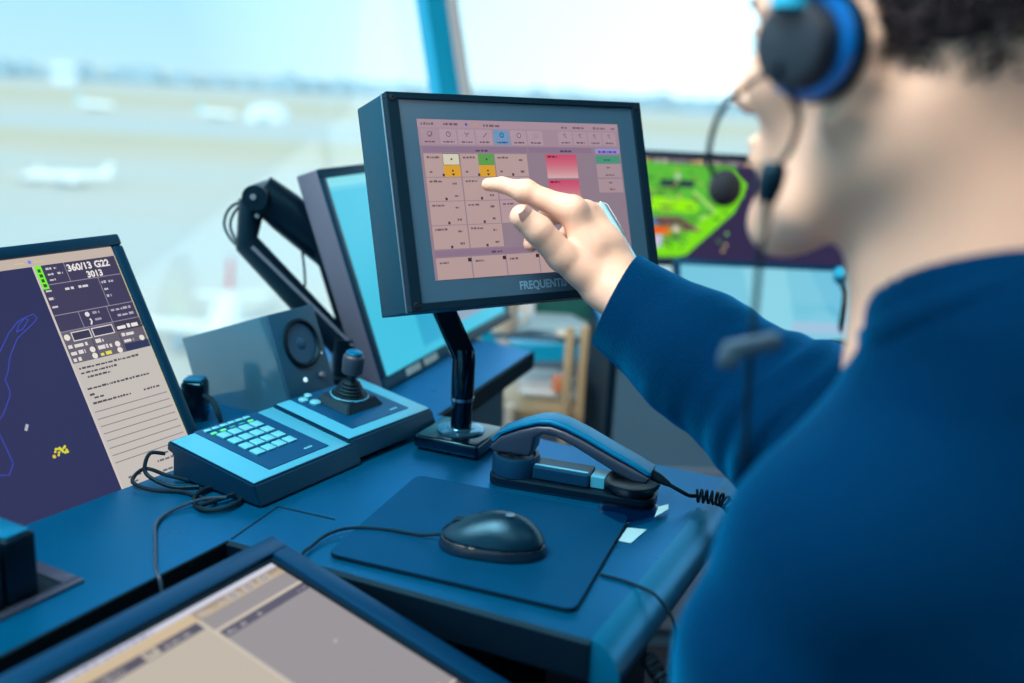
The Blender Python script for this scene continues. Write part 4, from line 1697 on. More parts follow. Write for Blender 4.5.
# ------------------------------------------------------------------ recessed holder with two upright black modules, bottom left
Mt = Matrix.Translation((-.363, .788, DZ)) @ Matrix.Rotation(R(62), 4, 'Z')
t = thing('recessed_tray', 'metal-rimmed recessed tray in the desk at the lower left edge', 'tray', M=Mt)
M_rim = mat('tray_rim', (66, 82, 108), rough=.3, metal=.5, var=.05)
mb = MB()
for (x0, y0, x1, y1) in ((-.22, 0, 0, .010), (-.22, .060, 0, .070), (-.014, .010, 0, .060), (-.22, .010, -.206, .060)):
    mb.span((x0, y0, .0004), (x1, y1, .003), M_rim, bev=.0008)
mb.build('rim', M_rim, t)
mb = MB()
mb.span((-.206, .010, .0004), (-.014, .060, .0012), M_blackg)
mb.build('well', M_rub, t)
for k, x0 in enumerate((-.064, -.096)):
    Mq = Mt @ Matrix.Translation((x0, .012, .0014))
    q = thing('radio_module', ('upright black module standing in the tray, nearer the rim corner', 'upright black module standing in the tray, cut by the left picture edge')[k], 'radio', M=Mq)
    mb = MB()
    mb.span((0, 0, 0), (.029, .046, .058), bev=.0025, seg=3)
    mb.build('case', M_black, q)
    mb = MB()
    mb.span((.003, .003, .0585), (.026, .043, .0605), bev=.001)
    mb.build('top_reflection', M_deskedge, q)  # cyan top: the reflection there is put into the colour
# ------------------------------------------------------------------ second working position, right behind
t = thing('side_desk', 'second console desk behind the raised arm, with two monitors on it', 'desk', loc=(.8, 2.2, 0))
mb = MB()
mb.prism([(.195, 1.93), (1.45, 2.02), (1.42, 2.62), (.175, 2.53)], .672, .70)
mb.build('worktop', M_desk, t, world=True)
mb = MB()
mb.prism([(.218, 1.96), (1.43, 2.05), (1.428, 2.08), (.218, 1.99)], 0, .671)
mb.build('front_panel', M_cabinet, t, world=True)
mb = MB()
mb.prism([(.200, 1.955), (.214, 1.957), (.200, 2.50), (.186, 2.50)], 0, .671)
mb.build('side_panel', M_frameblk, t, world=True)
mb = MB()
mb.prism([(.225, 1.943), (1.42, 2.028), (1.42, 2.044), (.225, 1.957)], .05, .42)
mb.build('lower_reflection', mat('reflection_tone', (112, 134, 158), rough=.5, var=.05), t, world=True)  # added lighter panel; a faint reflection is put into its colour

MT = frame((.50, 2.2, .935), 3, 6)
t = thing('map_monitor', 'far monitor with a bright green airfield map on a dark purple screen', 'monitor', M=MT)
W, Hh = .66, .250
mb = MB()
mb.span((-W / 2, .008, -Hh / 2), (W / 2, .045, Hh / 2), M_black, bev=.004)
mb.build('housing', M_black, t)
mb = MB()
b_ = .012
for (x0, z0, x1, z1) in ((-W / 2, Hh / 2 - b_, W / 2, Hh / 2), (-W / 2, -Hh / 2, W / 2, -Hh / 2 + b_), (-W / 2, -Hh / 2 + b_, -W / 2 + b_, Hh / 2 - b_), (W / 2 - b_, -Hh / 2 + b_, W / 2, Hh / 2 - b_)):
    mb.span((x0, 0, z0), (x1, .008, z1), M_frameblk, bev=.001)
mb.build('bezel', M_frameblk, t)
s = Screen(W, Hh, .004)


def q_(px_, py_):
    """zoom-crop fractions of the visible map to the screen's own metres"""
    return (-.245 + px_ * .42, -.112 + py_ * .235)


s.rect(-W / 2 + b_, -Hh / 2 + b_, W / 2 - b_, Hh / 2 - b_, (52, 44, 78))
s.rect(-W / 2 + b_, -Hh / 2 + b_, W / 2 - b_, -Hh / 2 + .028, (86, 76, 92), 2)
for k in range(9):
    s.dashes(-.25 + k * .04, -Hh / 2 + .024, .03, .008, ((214, 176, 120), (190, 180, 170), (150, 140, 150))[k % 3], 400 + k)
GR = (112, 214, 34)
GR2 = (88, 178, 48)
s.poly([q_(-.15, .02), q_(.50, .04), q_(.57, .32), q_(.25, .92), q_(-.15, .95)], GR2, 2)
s.poly([q_(0, .04), q_(.40, .08), q_(.46, .30), q_(.40, .50), q_(.22, .56), q_(0, .52)], (92, 188, 60), 3)
s.poly([q_(.04, .36), q_(.30, .38), q_(.34, .46), q_(.30, .50), q_(.04, .48)], (150, 240, 20), 4)
s.poly([q_(.50, .10), q_(.58, .22), q_(.52, .48), q_(.28, .90), q_(.06, .92), q_(.06, .84), q_(.24, .78), q_(.44, .40)], (126, 226, 24), 5)
s.line([q_(.30, .30), q_(.42, .48), q_(.34, .56)], .006, (176, 222, 120), 5)
s.rect(*q_(.12, .20), *q_(.30, .27), (46, 60, 70), 5)
s.poly([q_(.10, .55), q_(.24, .54), q_(.36, .68), q_(.24, .66), q_(.12, .62)], (110, 70, 80), 6)
s.rect(*q_(.02, .32), *q_(.08, .44), (120, 96, 90), 6)
s.rect(*q_(.05, .56), *q_(.12, .62), (90, 110, 200), 6)
s.rect(*q_(.02, .645), *q_(.19, .705), (250, 84, 40), 7)
s.rect(*q_(.03, .72), *q_(.15, .83), (206, 196, 226), 7)
s.disc(*q_(.22, .655), .007, (236, 200, 200), 8)
s.disc(*q_(.21, .17), .006, (190, 210, 190), 8)
rr = random.Random(12)
for k in range(46):
    x_, y_ = q_(rr.uniform(-.1, .5), rr.uniform(.1, .9))
    if x_ > .02 and y_ > -.0:
        continue
    c_ = rr.choice([(60, 130, 44), (84, 160, 50), (140, 196, 70), (104, 90, 70), (70, 110, 60)])
    w_, h_ = rr.uniform(.004, .014), rr.uniform(.002, .006)
    s.poly([(x_ - w_, y_), (x_ - w_ * .3, y_ - h_), (x_ + w_, y_ - h_ * .4), (x_ + w_ * .5, y_ + h_)], c_, 6)
for k in range(60):
    x_, y_ = q_(rr.uniform(.0, .5), rr.uniform(.1, .85))
    s.disc(x_, y_, rr.uniform(.0015, .004), rr.choice([(160, 240, 90), (60, 120, 50), (200, 180, 120), (80, 160, 70), (150, 90, 80)]), 9)
s.rect(*q_(.84, .94), *q_(.92, 1.02), (230, 70, 40), 4)
s.disc(*q_(.62, .98), .006, (120, 200, 220), 4)
s.disc(*q_(.90, 1.06), .004, (90, 180, 230), 4)
s.build('display', t)
mb = MB()
mb.cyl((0, .06, -.03), (0, .10, -.24), .02)
mb.box((0, .10, -.245), (.22, .16, .012), bev=.003)
mb.build('stand', M_black, t)

PT = frame((.585, 1.99, .778), 2, 28)
t = thing('pale_monitor', 'far low monitor with a plain pale cyan screen below the map monitor', 'monitor', M=PT)
W, Hh = .52, .175
mb = MB()
mb.span((-W / 2, .006, -Hh / 2), (W / 2, .035, Hh / 2), M_frame, bev=.004)
mb.build('housing', M_frame, t)
mb = MB()
b_ = .012
for (x0, z0, x1, z1) in ((-W / 2, Hh / 2 - b_, W / 2, Hh / 2), (-W / 2, -Hh / 2, W / 2, -Hh / 2 + b_), (-W / 2, -Hh / 2 + b_, -W / 2 + b_, Hh / 2 - b_), (W / 2 - b_, -Hh / 2 + b_, W / 2, Hh / 2 - b_)):
    mb.span((x0, 0, z0), (x1, .006, z1), M_frame, bev=.001)
mb.build('bezel', M_frame, t)
s = Screen(W, Hh, .003)
s.rect(-W / 2 + b_, -Hh / 2 + b_, W / 2 - b_, Hh / 2 - b_, (112, 196, 220))
s.poly([(-.12, -Hh / 2 + b_), (-.03, -Hh / 2 + b_), (-.01, Hh / 2 - b_), (-.09, Hh / 2 - b_)], (130, 206, 226), 2)
s.poly([(.02, -Hh / 2 + b_), (.10, -Hh / 2 + b_), (.14, .0), (.06, .02)], (100, 188, 218), 2)
s.rect(-.02, .035, .18, .060, (150, 190, 220), 2)
s.build('display', t)
mb = MB()
mb.box((0, .06, -.055), (.24, .05, .05), bev=.004)
mb.build('foot', M_black, t)

# gooseneck microphone
t = thing('gooseneck_microphone', 'cyan-tipped microphone on a dark bent neck beside the far pale monitor', 'microphone', loc=(.62, 1.955, .70))
mb = MB()
mb.lathe([(.030, 0), (.030, .010), (.024, .014), (.008, .016), (.0001, .016)], 24, M_black, Matrix.Translation((.045, .02, 0)))
mb.build('base', M_black, t)
mb = MB()
mb.tube(catmull([(.045, .02, .014), (.047, .02, .06), (.040, .0, .11), (.012, -.05, .145)]), .0065, 10)
mb.build('neck', M_rub, t)
mb = MB()
mb.tube([(.014, -.048, .144), (.006, -.060, .156), (.0, -.072, .168)], [.010, .016, .012], 14)
mb.build('head', M_cyan, t)

# shelf trolley between the two desks with odds and ends
t = thing('equipment_rack', 'open tan metal rack with shelves standing between the two desks', 'rack', loc=(.07, 2.22, 0))
for (x_, y_) in ((.158, 2.12), (.150, 2.42), (-.09, 2.40), (.125, 2.10)):
    mb = MB()
    mb.box((x_, y_, .34), (.018, .018, .68), bev=.002)
    mb.build('post', M_tan, t, world=True)
for z_, nm in ((.475, 'shelf'), (.18, 'shelf'), (.645, 'top_shelf')):
    mb = MB()
    if nm == 'shelf':
        mb.prism([(.02, 2.09), (.168, 2.11), (.160, 2.43), (-.10, 2.41)], z_ - .012, z_ + .012, bev=.002)
        mb.build(nm, M_tan, t, world=True)
    else:
        mb.prism([(-.04, 2.14), (.168, 2.12), (.160, 2.43), (-.10, 2.41)], z_ - .008, z_, bev=.002)
        mb.build(nm, M_cabinet, t, world=True)


def small(build_fn, name, m, label, cat, group=None):
    mb = MB()
    build_fn(mb)
    return at_base(mb, name, m, label, cat, group)


M_cream = mat('cream_enamel', (250, 240, 220), rough=.3)
for k, (x_, y_) in enumerate(((-.062, 2.20), (-.022, 2.17))):
    t = thing('mug', ('cream mug on the rack, the farther one from the pale blue papers', 'cream mug on the rack, the one beside the pale blue papers')[k], 'mug', loc=(x_, y_, .6455))
    mb = MB()
    mb.lathe([(.024, 0), (.030, .004), (.033, .075), (.030, .075), (.027, .008), (.0001, .006)], 24, M_cream)
    mb.build('cup', M_cream, t)
    mb = MB()
    mb.tube(catmull([(.031, 0, .058), (.050, 0, .055), (.050, 0, .028), (.031, 0, .020)]), .004, 8)
    mb.build('handle', M_cream, t)
small(lambda b: [b.box((.085, 2.24, .6475 + k * .0022), (.15 - k * .004, .17, .002), M=Matrix.Translation((.085, 2.24, 0)) @ Matrix.Rotation(R(k * 3 - 6), 4, 'Z') @ Matrix.Translation((-.085, -2.24, 0))) for k in range(6)], 'paper_stack', mat('blue_white_paper', (170, 205, 220), rough=.5), 'stack of pale blue papers on the rack top behind the touch monitor', 'papers')
small(lambda b: b.span((-.03, 2.30, .646), (.05, 2.36, .72), bev=.003), 'card_box', M_whitep, 'small pale box at the back of the rack top', 'box')
small(lambda b: b.tube(catmull([(.03, 2.18, .502), (.06, 2.17, .506), (.15, 2.17, .502)]), .013, 10, flat=.8), 'telephone_receiver', M_whitep, 'white rounded receiver lying on the rack shelf', 'receiver')
small(lambda b: b.span((.02, 2.22, .488), (.14, 2.34, .515), bev=.003), 'white_tray', M_whitep, 'shallow white tray on the middle rack shelf', 'tray')
small(lambda b: b.span((-.008, 2.07, .40), (.012, 2.10, .50), bev=.002), 'white_post_box', M_cream, 'narrow upright cream box left of the tan rack shelf', 'box')
small(lambda b: b.cyl((.115, 2.13, .655), (.115, 2.13, .662), .02), 'round_coaster', M_cream, 'small round cream coaster at the right end of the rack top', 'coaster')
small(lambda b: b.lathe([(.018, 0), (.022, .03), (.020, .034), (.0001, .034)], 20, None, Matrix.Translation((.115, 2.16, .5165))), 'orange_cup', mat('orange_cup', (230, 140, 100), rough=.4), 'small orange cup on the white tray of the rack', 'cup')

# dark green bag on the rack
M_green = mat('green_fabric', (4, 88, 84), rough=.8, bump=.4, bscale=500, var=.25, vscale=30)
t = thing('fabric_bag', 'dark green fabric bag lying on the rack, just under the touch monitor', 'bag', loc=(.105, 2.36, .6455))
mb = MB()
b = bmesh.new()
bmesh.ops.create_cube(b, size=1)
bmesh.ops.subdivide_edges(b, edges=b.edges[:], cuts=5, use_grid_fill=True)
for v in b.verts:
    q = v.co.copy()
    f_ = 1 - .35 * max(0, q.z + .5) ** 2
    v.co = V((q.x * .16 * f_, q.y * .09 * f_, (q.z + .5) * .085 + .004 * math.sin(q.x * 14)))
mb.bm(b, M_green, None, True)
mb.build('pouch', M_green, t)
mb = MB()
mb.tube(catmull([(-.04, -.02, .078), (-.03, -.035, .10), (.02, -.04, .10), (.04, -.02, .078)]), .004, 8)
mb.build('handle', M_green, t)
HANDJ = {
    'i0': (V((0.0565, 1.0620, 1.0540)), 0.0140),
    'i1': (V((0.0066, 1.0720, 1.0705)), 0.0116),
    'i2': (V((-0.0196, 1.0840, 1.0755)), 0.0085),
    'i3': (V((-0.0350, 1.0920, 1.0744)), 0.0072),
    'm0': (V((0.0717, 1.0820, 1.0524)), 0.0118),
    'm1': (V((0.0334, 1.0980, 1.0440)), 0.0112),
    'm2': (V((0.0190, 1.1040, 1.0269)), 0.0098),
    'm3': (V((0.0153, 1.0920, 1.0118)), 0.0086),
    'r0': (V((0.0849, 1.0960, 1.0481)), 0.0115),
    'r1': (V((0.0613, 1.1280, 1.0270)), 0.0095),
    'r2': (V((0.0444, 1.1280, 1.0054)), 0.0085),
    'r3': (V((0.0446, 1.1120, 0.9943)), 0.0078),
    'p0': (V((0.0981, 1.1100, 1.0336)), 0.0105),
    'p1': (V((0.0856, 1.1350, 1.0111)), 0.0085),
    'p2': (V((0.0707, 1.1320, 0.9923)), 0.0075),
    'p3': (V((0.0683, 1.1180, 0.9830)), 0.0068),
    'wri': (V((0.0922, 1.0480, 0.9751)), 0.0150),
    'wrm': (V((0.1040, 1.0550, 0.9820)), 0.0150),
    'wrr': (V((0.1117, 1.0620, 0.9888)), 0.0145),
    'wrp': (V((0.1186, 1.0700, 0.9932)), 0.0130),
    'fore': (V((0.1431, 1.0200, 0.9535)), 0.0270),
    't1': (V((0.0479, 1.0400, 1.0088)), 0.0160),
    't2': (V((0.0209, 1.0320, 1.0360)), 0.0150),
    't3': (V((0.0036, 1.0300, 1.0489)), 0.0130),
    'cuff': (V((0.1099, 1.0450, 0.9636)), 0.0530),
    'fore2': (V((0.1891, 0.9650, 0.9254)), 0.0640),
    'elb': (V((0.2711, 0.8950, 0.8833)), 0.0740),
    'pen0': (V((0.0880, 1.0920, 1.0619)), 0.0040),
    'pen1': (V((0.1348, 1.0700, 0.9952)), 0.0040),
    'boom0': (V((0.1385, 0.6000, 1.1939)), 0.0020),
    'boom1': (V((0.1346, 0.6400, 1.1846)), 0.0020),
    'boom2': (V((0.1292, 0.6700, 1.1715)), 0.0020),
    'boom3': (V((0.1280, 0.6900, 1.1544)), 0.0020),
    'boom4': (V((0.1285, 0.6950, 1.1387)), 0.0020),
    'boom5': (V((0.1331, 0.6950, 1.1267)), 0.0020),
    'mic': (V((0.1415, 0.6950, 1.1189)), 0.0100),
    'cab0': (V((0.1585, 0.5900, 1.1703)), 0.0020),
    'cab1': (V((0.1560, 0.5920, 1.1519)), 0.0020),
    'cab2': (V((0.1479, 0.5920, 1.1411)), 0.0020),
    'cab3': (V((0.1451, 0.5920, 1.1193)), 0.0020),
    'cab4': (V((0.1456, 0.5900, 1.0684)), 0.0020),
    'cab5': (V((0.1458, 0.5850, 1.0134)), 0.0020),
    'cab6': (V((0.1491, 0.5850, 0.9601)), 0.0020),
    'clip': (V((0.1440, 0.5800, 1.0361)), 0.0020),
}
# ------------------------------------------------------------------ the controller
PB = V((.40, .56, 0))
P = thing('person', 'person seen from behind in a navy sweater, right hand pointing at the touch monitor', 'person', loc=PB)
M_skin = mat('skin', (244, 208, 186), rough=.5, spec=.4, var=.05, vscale=30, bump=.25, bscale=260, sss=.25, sssr=(1, .35, .2))
M_skin_n = mat('nail', (246, 208, 200), rough=.38, spec=.4)
M_knit = mat('navy_knit', (0, 40, 78), rough=.85, spec=.1, stint=(60, 180, 255), bump=1.0, bscale=420, var=.35, vscale=420, sheen=1.0, sheencol=(0, 150, 225))
M_shirt = mat('light_blue_shirt', (150, 200, 235), rough=.7)
M_hair = mat('dark_brown_hair', (54, 48, 56), rough=.5, spec=.5, var=.3, vscale=60)
HF = V((-.73, .68, 0)).normalized()
HL = V((-HF.y, HF.x, 0))          # the person's left ... points to the camera side
HL = V((-.68, -.73, 0)).normalized()
HC = V((.242, .655, 1.207))
tilt = Matrix.Rotation(R(6), 4, HL)    # nod


def Hd(f, l, z):
    q = HF * f + HL * l + V((0, 0, z))
    return HC + (tilt.to_3x3() @ q)


MH = Matrix((HF, HL, V((0, 0, 1)))).transposed().to_4x4()
MHr = tilt @ MH
h = Field(.0024)


def hc(a, b, ra, rb, k=.012, sub=False):
    h.cone(Hd(*a), Hd(*b), ra, rb, k, sub)


def he(c, r_, k=.02, sub=False):
    h.ell(Hd(*c), r_, k, MHr, sub)


he((-.020, 0, .048), (.098, .077, .088))
he((-.045, 0, .010), (.070, .070, .070), .03)
he((.038, 0, -.015), (.058, .060, .088), .03)
for s_ in (-1, 1):
    hc((-.004, .054 * s_, -.050), (.040, .046 * s_, -.088), .016, .015, .03)
    hc((.040, .044 * s_, -.088), (.082, .014 * s_, -.104), .015, .015, .03)
    hc((.070, .042 * s_, -.008), (.030, .060 * s_, .002), .018, .014, .025)
    hc((.088, .012 * s_, .040), (.072, .046 * s_, .040), .011, .010, .016)
hc((.080, .012, -.100), (.080, -.012, -.100), .017, .017, .025)
he((.074, 0, -.058), (.028, .030, .026), .02)
for s_ in (-1, 1):
    h.ell(Hd(.098, .032 * s_, .018), (.016, .016, .012), .012, MHr, True)
    he((.0775, .031 * s_, .017), (.0122, .0125, .0122), .003)
    he((.0800, .031 * s_, .0245), (.0122, .0145, .0062), .003)
    he((.0785, .031 * s_, .0085), (.0118, .0135, .0045), .003)
hc((.092, 0, .030), (.116, 0, -.012), .0075, .0095, .012)
hc((.116, 0, -.013), (.113, 0, -.017), .0105, .0095, .006)
for s_ in (-1, 1):
    hc((.103, .012 * s_, -.018), (.106, .011 * s_, -.016), .0070, .0065, .006)
hc((.100, -.016, -.047), (.100, .016, -.047), .0048, .0048, .006)
hc((.105, 0, -.046), (.104, 0, -.046), .0055, .0055, .006)
hc((.100, -.014, -.058), (.100, .014, -.058), .0055, .0055, .006)
h.cone(Hd(.111, -.020, -.0525), Hd(.111, .020, -.0525), .0030, .0030, .003, True)
# ears: helix rim, anti-helix, lobe, hollow
for s_ in (-1, 1):
    he((.002, .077 * s_, -.002), (.014, .008, .027), .008)
    rim = []
    for k in range(11):
        ph = R(265 - 295 * k / 10)
        rim.append((.001 + .0180 * math.cos(ph) + (.010 * max(0, -math.sin(ph)) ** 2), (.087 - .40 * .0175 * math.cos(ph)) * s_, .004 + (.030 if math.sin(ph) > 0 else .042) * math.sin(ph)))
    for p, q in zip(rim[:-1], rim[1:]):
        hc(p, q, .0048, .0048, .004)
    hc((.001, .081 * s_, -.024), (.006, .078 * s_, -.036), .0065, .0060, .006)
    hc((-.012, .088 * s_, -.014), (-.015, .091 * s_, .010), .0045, .0045, .005)
    hc((-.012, .087 * s_, -.012), (-.001, .082 * s_, -.027), .0050, .0060, .005)
h.ell(Hd(-.002, .044, -.050), (.030, .026, .034), .03, MHr)
h.ell(Hd(-.012, .054, -.044), (.032, .022, .030), .03, MHr)
# neck
NB = V((.292, .612, 1.0))
h.cone(HC + V((.016, -.008, -.040)), NB + V((-.006, .004, 0)), .058, .060, .02)
h.cone(HC + V((.038, -.038, .0)), NB + V((.018, -.022, 0)), .050, .058, .03)
h.cone(Hd(-.028, .046, -.030), NB + V((.0, -.005, .05)), .030, .040, .03)
h.cone(NB, NB + V((.02, -.01, -.12)), .070, .085, .03)

# right hand, joint by joint
hand = Field(.0011)
J = HANDJ
def hchain(names, k):
    for a, b in zip(names[:-1], names[1:]):
        hand.cone(J[a][0], J[b][0], J[a][1], J[b][1], k)
for fn in ('i', 'm', 'r', 'p'):
    hand.cone(J['wr' + fn][0], J[fn + '0'][0], J['wr' + fn][1], J[fn + '0'][1], .016)
for a, b in (('i0', 'm0'), ('m0', 'r0'), ('r0', 'p0')):
    hand.cone((J[a][0] + J['wrm'][0]) / 2, (J[b][0] + J['wrm'][0]) / 2, .0125, .0125, .02)
hand.cone(J['wrm'][0], J['fore'][0], J['wrm'][1] + .006, J['fore'][1], .02)
hand.cone(J['wri'][0], J['fore'][0], .018, J['fore'][1], .02)
# thumb with its ball of muscle
hand.cone(J['wri'][0], J['t1'][0], .017, J['t1'][1], .008)
hand.cone(J['t1'][0], J['t2'][0], J['t1'][1], J['t2'][1], .006)
hand.cone(J['t2'][0], J['t3'][0], J['t2'][1], J['t3'][1], .005)
hand.cone((J['wri'][0] + J['t1'][0]) / 2, (J['wrm'][0] + J['i0'][0]) / 2, .012, .011, .014)
hand.cone((J['wri'][0] * .3 + J['t1'][0] * .7), J['i0'][0] * .7 + J['wrm'][0] * .3, .007, .008, .010)
for fn in ('i', 'm', 'r', 'p'):
    for k in range(3):
        a, b = J[fn + str(k)], J[fn + str(k + 1)]
        hand.cone(a[0], b[0], a[1], b[1], .0030)
    kn = J[fn + '0']
for fn in ('i',):
    kn = J[fn + '0'][0]
    hand.cone(kn + V((0, -.002, .002)), kn + V((-.004, -.002, .002)), .0105, .0095, .016)
kn = J['i1'][0]
hand.cone(kn + V((0, -.001, .001)), kn + V((-.003, -.001, .001)), J['i1'][1] * 1.03, J['i1'][1], .006)


def creases(pos):
    return pos


mbb = field_mb([h, hand], M_skin)
body = Field(.006)
body.cone(NB + V((0, 0, -.02)), NB + V((.03, -.005, -.20)), .062, .09, .04)
body.cone((.35, .61, .80), (.40, .56, .50), .085, .095, .05)
LH = V((.30, .80, .665))
body.cone((.198, .560, .91), (.172, .550, .70), .045, .038, .03)
body.cone((.172, .550, .70), (.27, .76, .668), .036, .024, .02)
# left hand resting on the thigh below the desk
for k, (dx, dy) in enumerate(((-.012, .08), (-.002, .088), (.010, .084), (.022, .072))):
    body.cone((.27 + .012 + .010 * k, .77, .664), (.27 + dx + .02 + .012 * k, .77 + dy, .655), .013, .008, .006)
body.cone((.275, .76, .668), (.262, .80, .662), .013, .010, .006)
body.cone((.30, .77, .664), (.29, .80, .664), .022, .020, .02)
body.cone((.485, .735, .92), (.262, .892, .872), .048, .042, .03)
body.cone((.262, .892, .872), (.170, .985, .930), .040, .030, .02)
for s_ in (-1, 1):
    hipx = V((.42, .50, .50)) + V((.866, .5, 0)) * .10 * s_
    knee = hipx + V((-.20, .37, 0)).normalized() * .42 + V((0, 0, .02))
    ank = V((knee.x - .02, knee.y + .02, .10))
    body.cone(hipx, knee, .085, .058, .04)
    body.cone(knee, ank, .056, .038, .03)
    body.cone(ank, ank + V((-.08, .15, -.06)), .038, .030, .03)
pos, F_ = body.mesh()
mbb.add([V(p) for p in pos.tolist()], [tuple(f) for f in F_.tolist()], M_skin, None, True)
mbb.build('body', M_skin, P, world=True)

# nails
def nail(tip, base, up, w, l):
    d = (tip - base).normalized()
    up = (up - d * up.dot(d)).normalized()
    s = d.cross(up)
    vs, fs = [], []
    for i in range(7):
        for j in range(7):
            u, v = i / 6 * 2 - 1, j / 6 * 2 - 1
            rr_ = (1 - .25 * u * u)
            vs.append(tip + d * (u * l) + s * (v * w * rr_) + up * (.0 - .0022 * v * v * 1.3 - .0006 * u * u))
    for i in range(6):
        for j in range(6):
            k = i * 7 + j
            fs.append((k, k + 1, k + 8, k + 7))
    n0 = len(vs)
    vs += [p - up * .0008 for p in vs]
    fs += [tuple(n0 + q for q in f[::-1]) for f in fs]
    mb = MB()
    mb.add(vs, fs, M_skin_n, None, True)
    return mb


tb = J['t3'][0]
upn = (V((0, 0, 1.18)) - tb).normalized()
nd = (J['t3'][0] - J['t2'][0]).normalized()
nail(tb + nd * -.0030 + (upn * .9 + V((.35, 0, .25))).normalized() * (J['t3'][1] + .0002), J['t2'][0], upn + V((.35, 0, .25)), .0090, .0100).build('thumbnail', M_skin_n, P, world=True)

# sweater
NK = V((.292, .600, 1.052))          # middle of the neckline
NKn = V((-.27, .46, .85)).normalized()
sw = Field(.0042)
SLs, SRs = V((.208, .564, .906)), V((.490, .730, .930))
sw.cone(NK, NB + V((.02, -.005, -.12)), .074, .105, .04)
sw.cone(NK + V((.03, -.03, -.03)), NB + V((.05, -.05, -.10)), .070, .10, .04)
sw.cone(NB + V((.01, -.01, -.05)), SLs + V((.02, 0, .0)), .072, .068, .05)
sw.cone(NB + V((.01, -.01, -.05)), SRs, .070, .066, .06)
sw.cone(SLs, SRs, .068, .066, .05)
sw.cone((.262, .585, .90), (.43, .68, .88), .092, .095, .035)
sw.cone((.275, .570, .80), (.44, .66, .80), .10, .105, .05)
sw.cone((.30, .54, .62), (.46, .62, .62), .11, .115, .05)
sw.cone((.33, .50, .50), (.48, .58, .50), .11, .115, .04)
sw.cone((.345, .618, .86), (.39, .575, .55), .115, .125, .05)
# left arm
sw.cone(SLs, (.178, .556, .84), .068, .064, .014)
sw.cone((.178, .556, .84), (.162, .548, .70), .064, .056, .012)
sw.cone((.162, .548, .70), (.255, .735, .668), .052, .040, .02)
# right arm
CA, CB = J['cuff'][0], J['fore2'][0]
sw.cone(SRs, (.30, .86, .885), .066, .072, .04)
sw.cone((.30, .86, .885), J['elb'][0], .074, J['elb'][1], .03)
sw.cone(J['elb'][0], CB, J['elb'][1], J['fore2'][1], .03)
sw.cone(CB, CA, J['fore2'][1], J['cuff'][1], .02)
sw.cone(CA, CA + (CA - CB).normalized() * .06, J['cuff'][1], J['cuff'][1] * .98, .0)
# openings
ca = (CA - CB).normalized()
vw = (CA - V((0, 0, 1.18))).normalized()
cut = vw.cross(V((.041, .020, .096)).normalized()).normalized()     # the cuff's opening, seen almost edge on
if cut.dot(ca) < 0:
    cut = -cut
cut = (cut + ca * .25).normalized()
sw.p = [q for q in sw.p]
sw.cone(CA + ca * .12, CA - ca * .035, J['cuff'][1] - .005, J['cuff'][1] - .010, .004, True)
sw.cone(NK + NKn * .13, NK + NKn * .066, .076, .0665, .006, True)


def folds(pos):
    out = pos.copy()
    # soft creases running round the right sleeve and across the back
    rng_ = np.random.RandomState(3)
    for i in range(26):
        c = np.array([.262, .885, .90]) + rng_.uniform(-1, 1, 3) * np.array([.07, .10, .05])
        a_ = np.array([.55, .35, .8]) + rng_.uniform(-.3, .3, 3)
        a_ /= np.linalg.norm(a_)
        d = pos - c
        t_ = d @ np.array([.6, -.7, -.4]) / .9
        g = np.exp(-(np.linalg.norm(d, axis=1) / .05) ** 2)
        out += (g * np.sin(t_ * 170 + i * 1.7) * .0030)[:, None] * a_[None, :]
    return out


mb = field_mb([sw], M_knit, folds)
# keep the cut at the cuff: sleeve ends in a plane square to the forearm
keep = []
mb.build('sweater', M_knit, P, world=True)
o_sw = bpy.data.objects['sweater']
bmx = bmesh.new()
bmx.from_mesh(o_sw.data)
inv = MW[P.name].inverted()
n_ = cut
bmesh.ops.bisect_plane(bmx, geom=bmx.verts[:] + bmx.edges[:] + bmx.faces[:], plane_co=inv @ CA, plane_no=n_, clear_outer=False)
kill = [v for v in bmx.verts if (v.co - (inv @ CA)).dot(n_) > .0002 and (v.co - (inv @ CA)).length < .16]
bmesh.ops.delete(bmx, geom=kill, context='VERTS')
bmx.to_mesh(o_sw.data)
bmx.free()
# ribbed hem rings at cuff and neck
def ring(c, n, r0, thick, wdt, m, name, par, ex=1.0, segs=72):
    n = n.normalized()
    o1 = n.orthogonal().normalized()
    o2 = n.cross(o1)
    mb = MB()
    vs, fs = [], []
    K = 10
    for i in range(segs):
        a_ = 2 * math.pi * i / segs
        dr = o1 * math.cos(a_) + o2 * math.sin(a_)
        rib = .0006 * (1 if i % 2 else -1)
        for k in range(K):
            b_ = 2 * math.pi * k / K
            vs.append(c + dr * (r0 + rib + thick * math.cos(b_)) + n * (wdt * math.sin(b_)))
    for i in range(segs):
        for k in range(K):
            fs.append((i * K + k, ((i + 1) % segs) * K + k, ((i + 1) % segs) * K + (k + 1) % K, i * K + (k + 1) % K))
    mb.add(vs, fs, m, None, True)
    return mb.build(name, m, par, world=True)


ring(CA - cut * .004, cut, J['cuff'][1] - .0030, .0032, .006, M_knit, 'cuff_hem', P)
ring(NK + NKn * .008, NKn, .0715, .0050, .010, M_knit, 'neck_band', P)
ring(NK + NKn * .014, NKn, .0655, .0028, .014, M_shirt, 'shirt_collar', P)

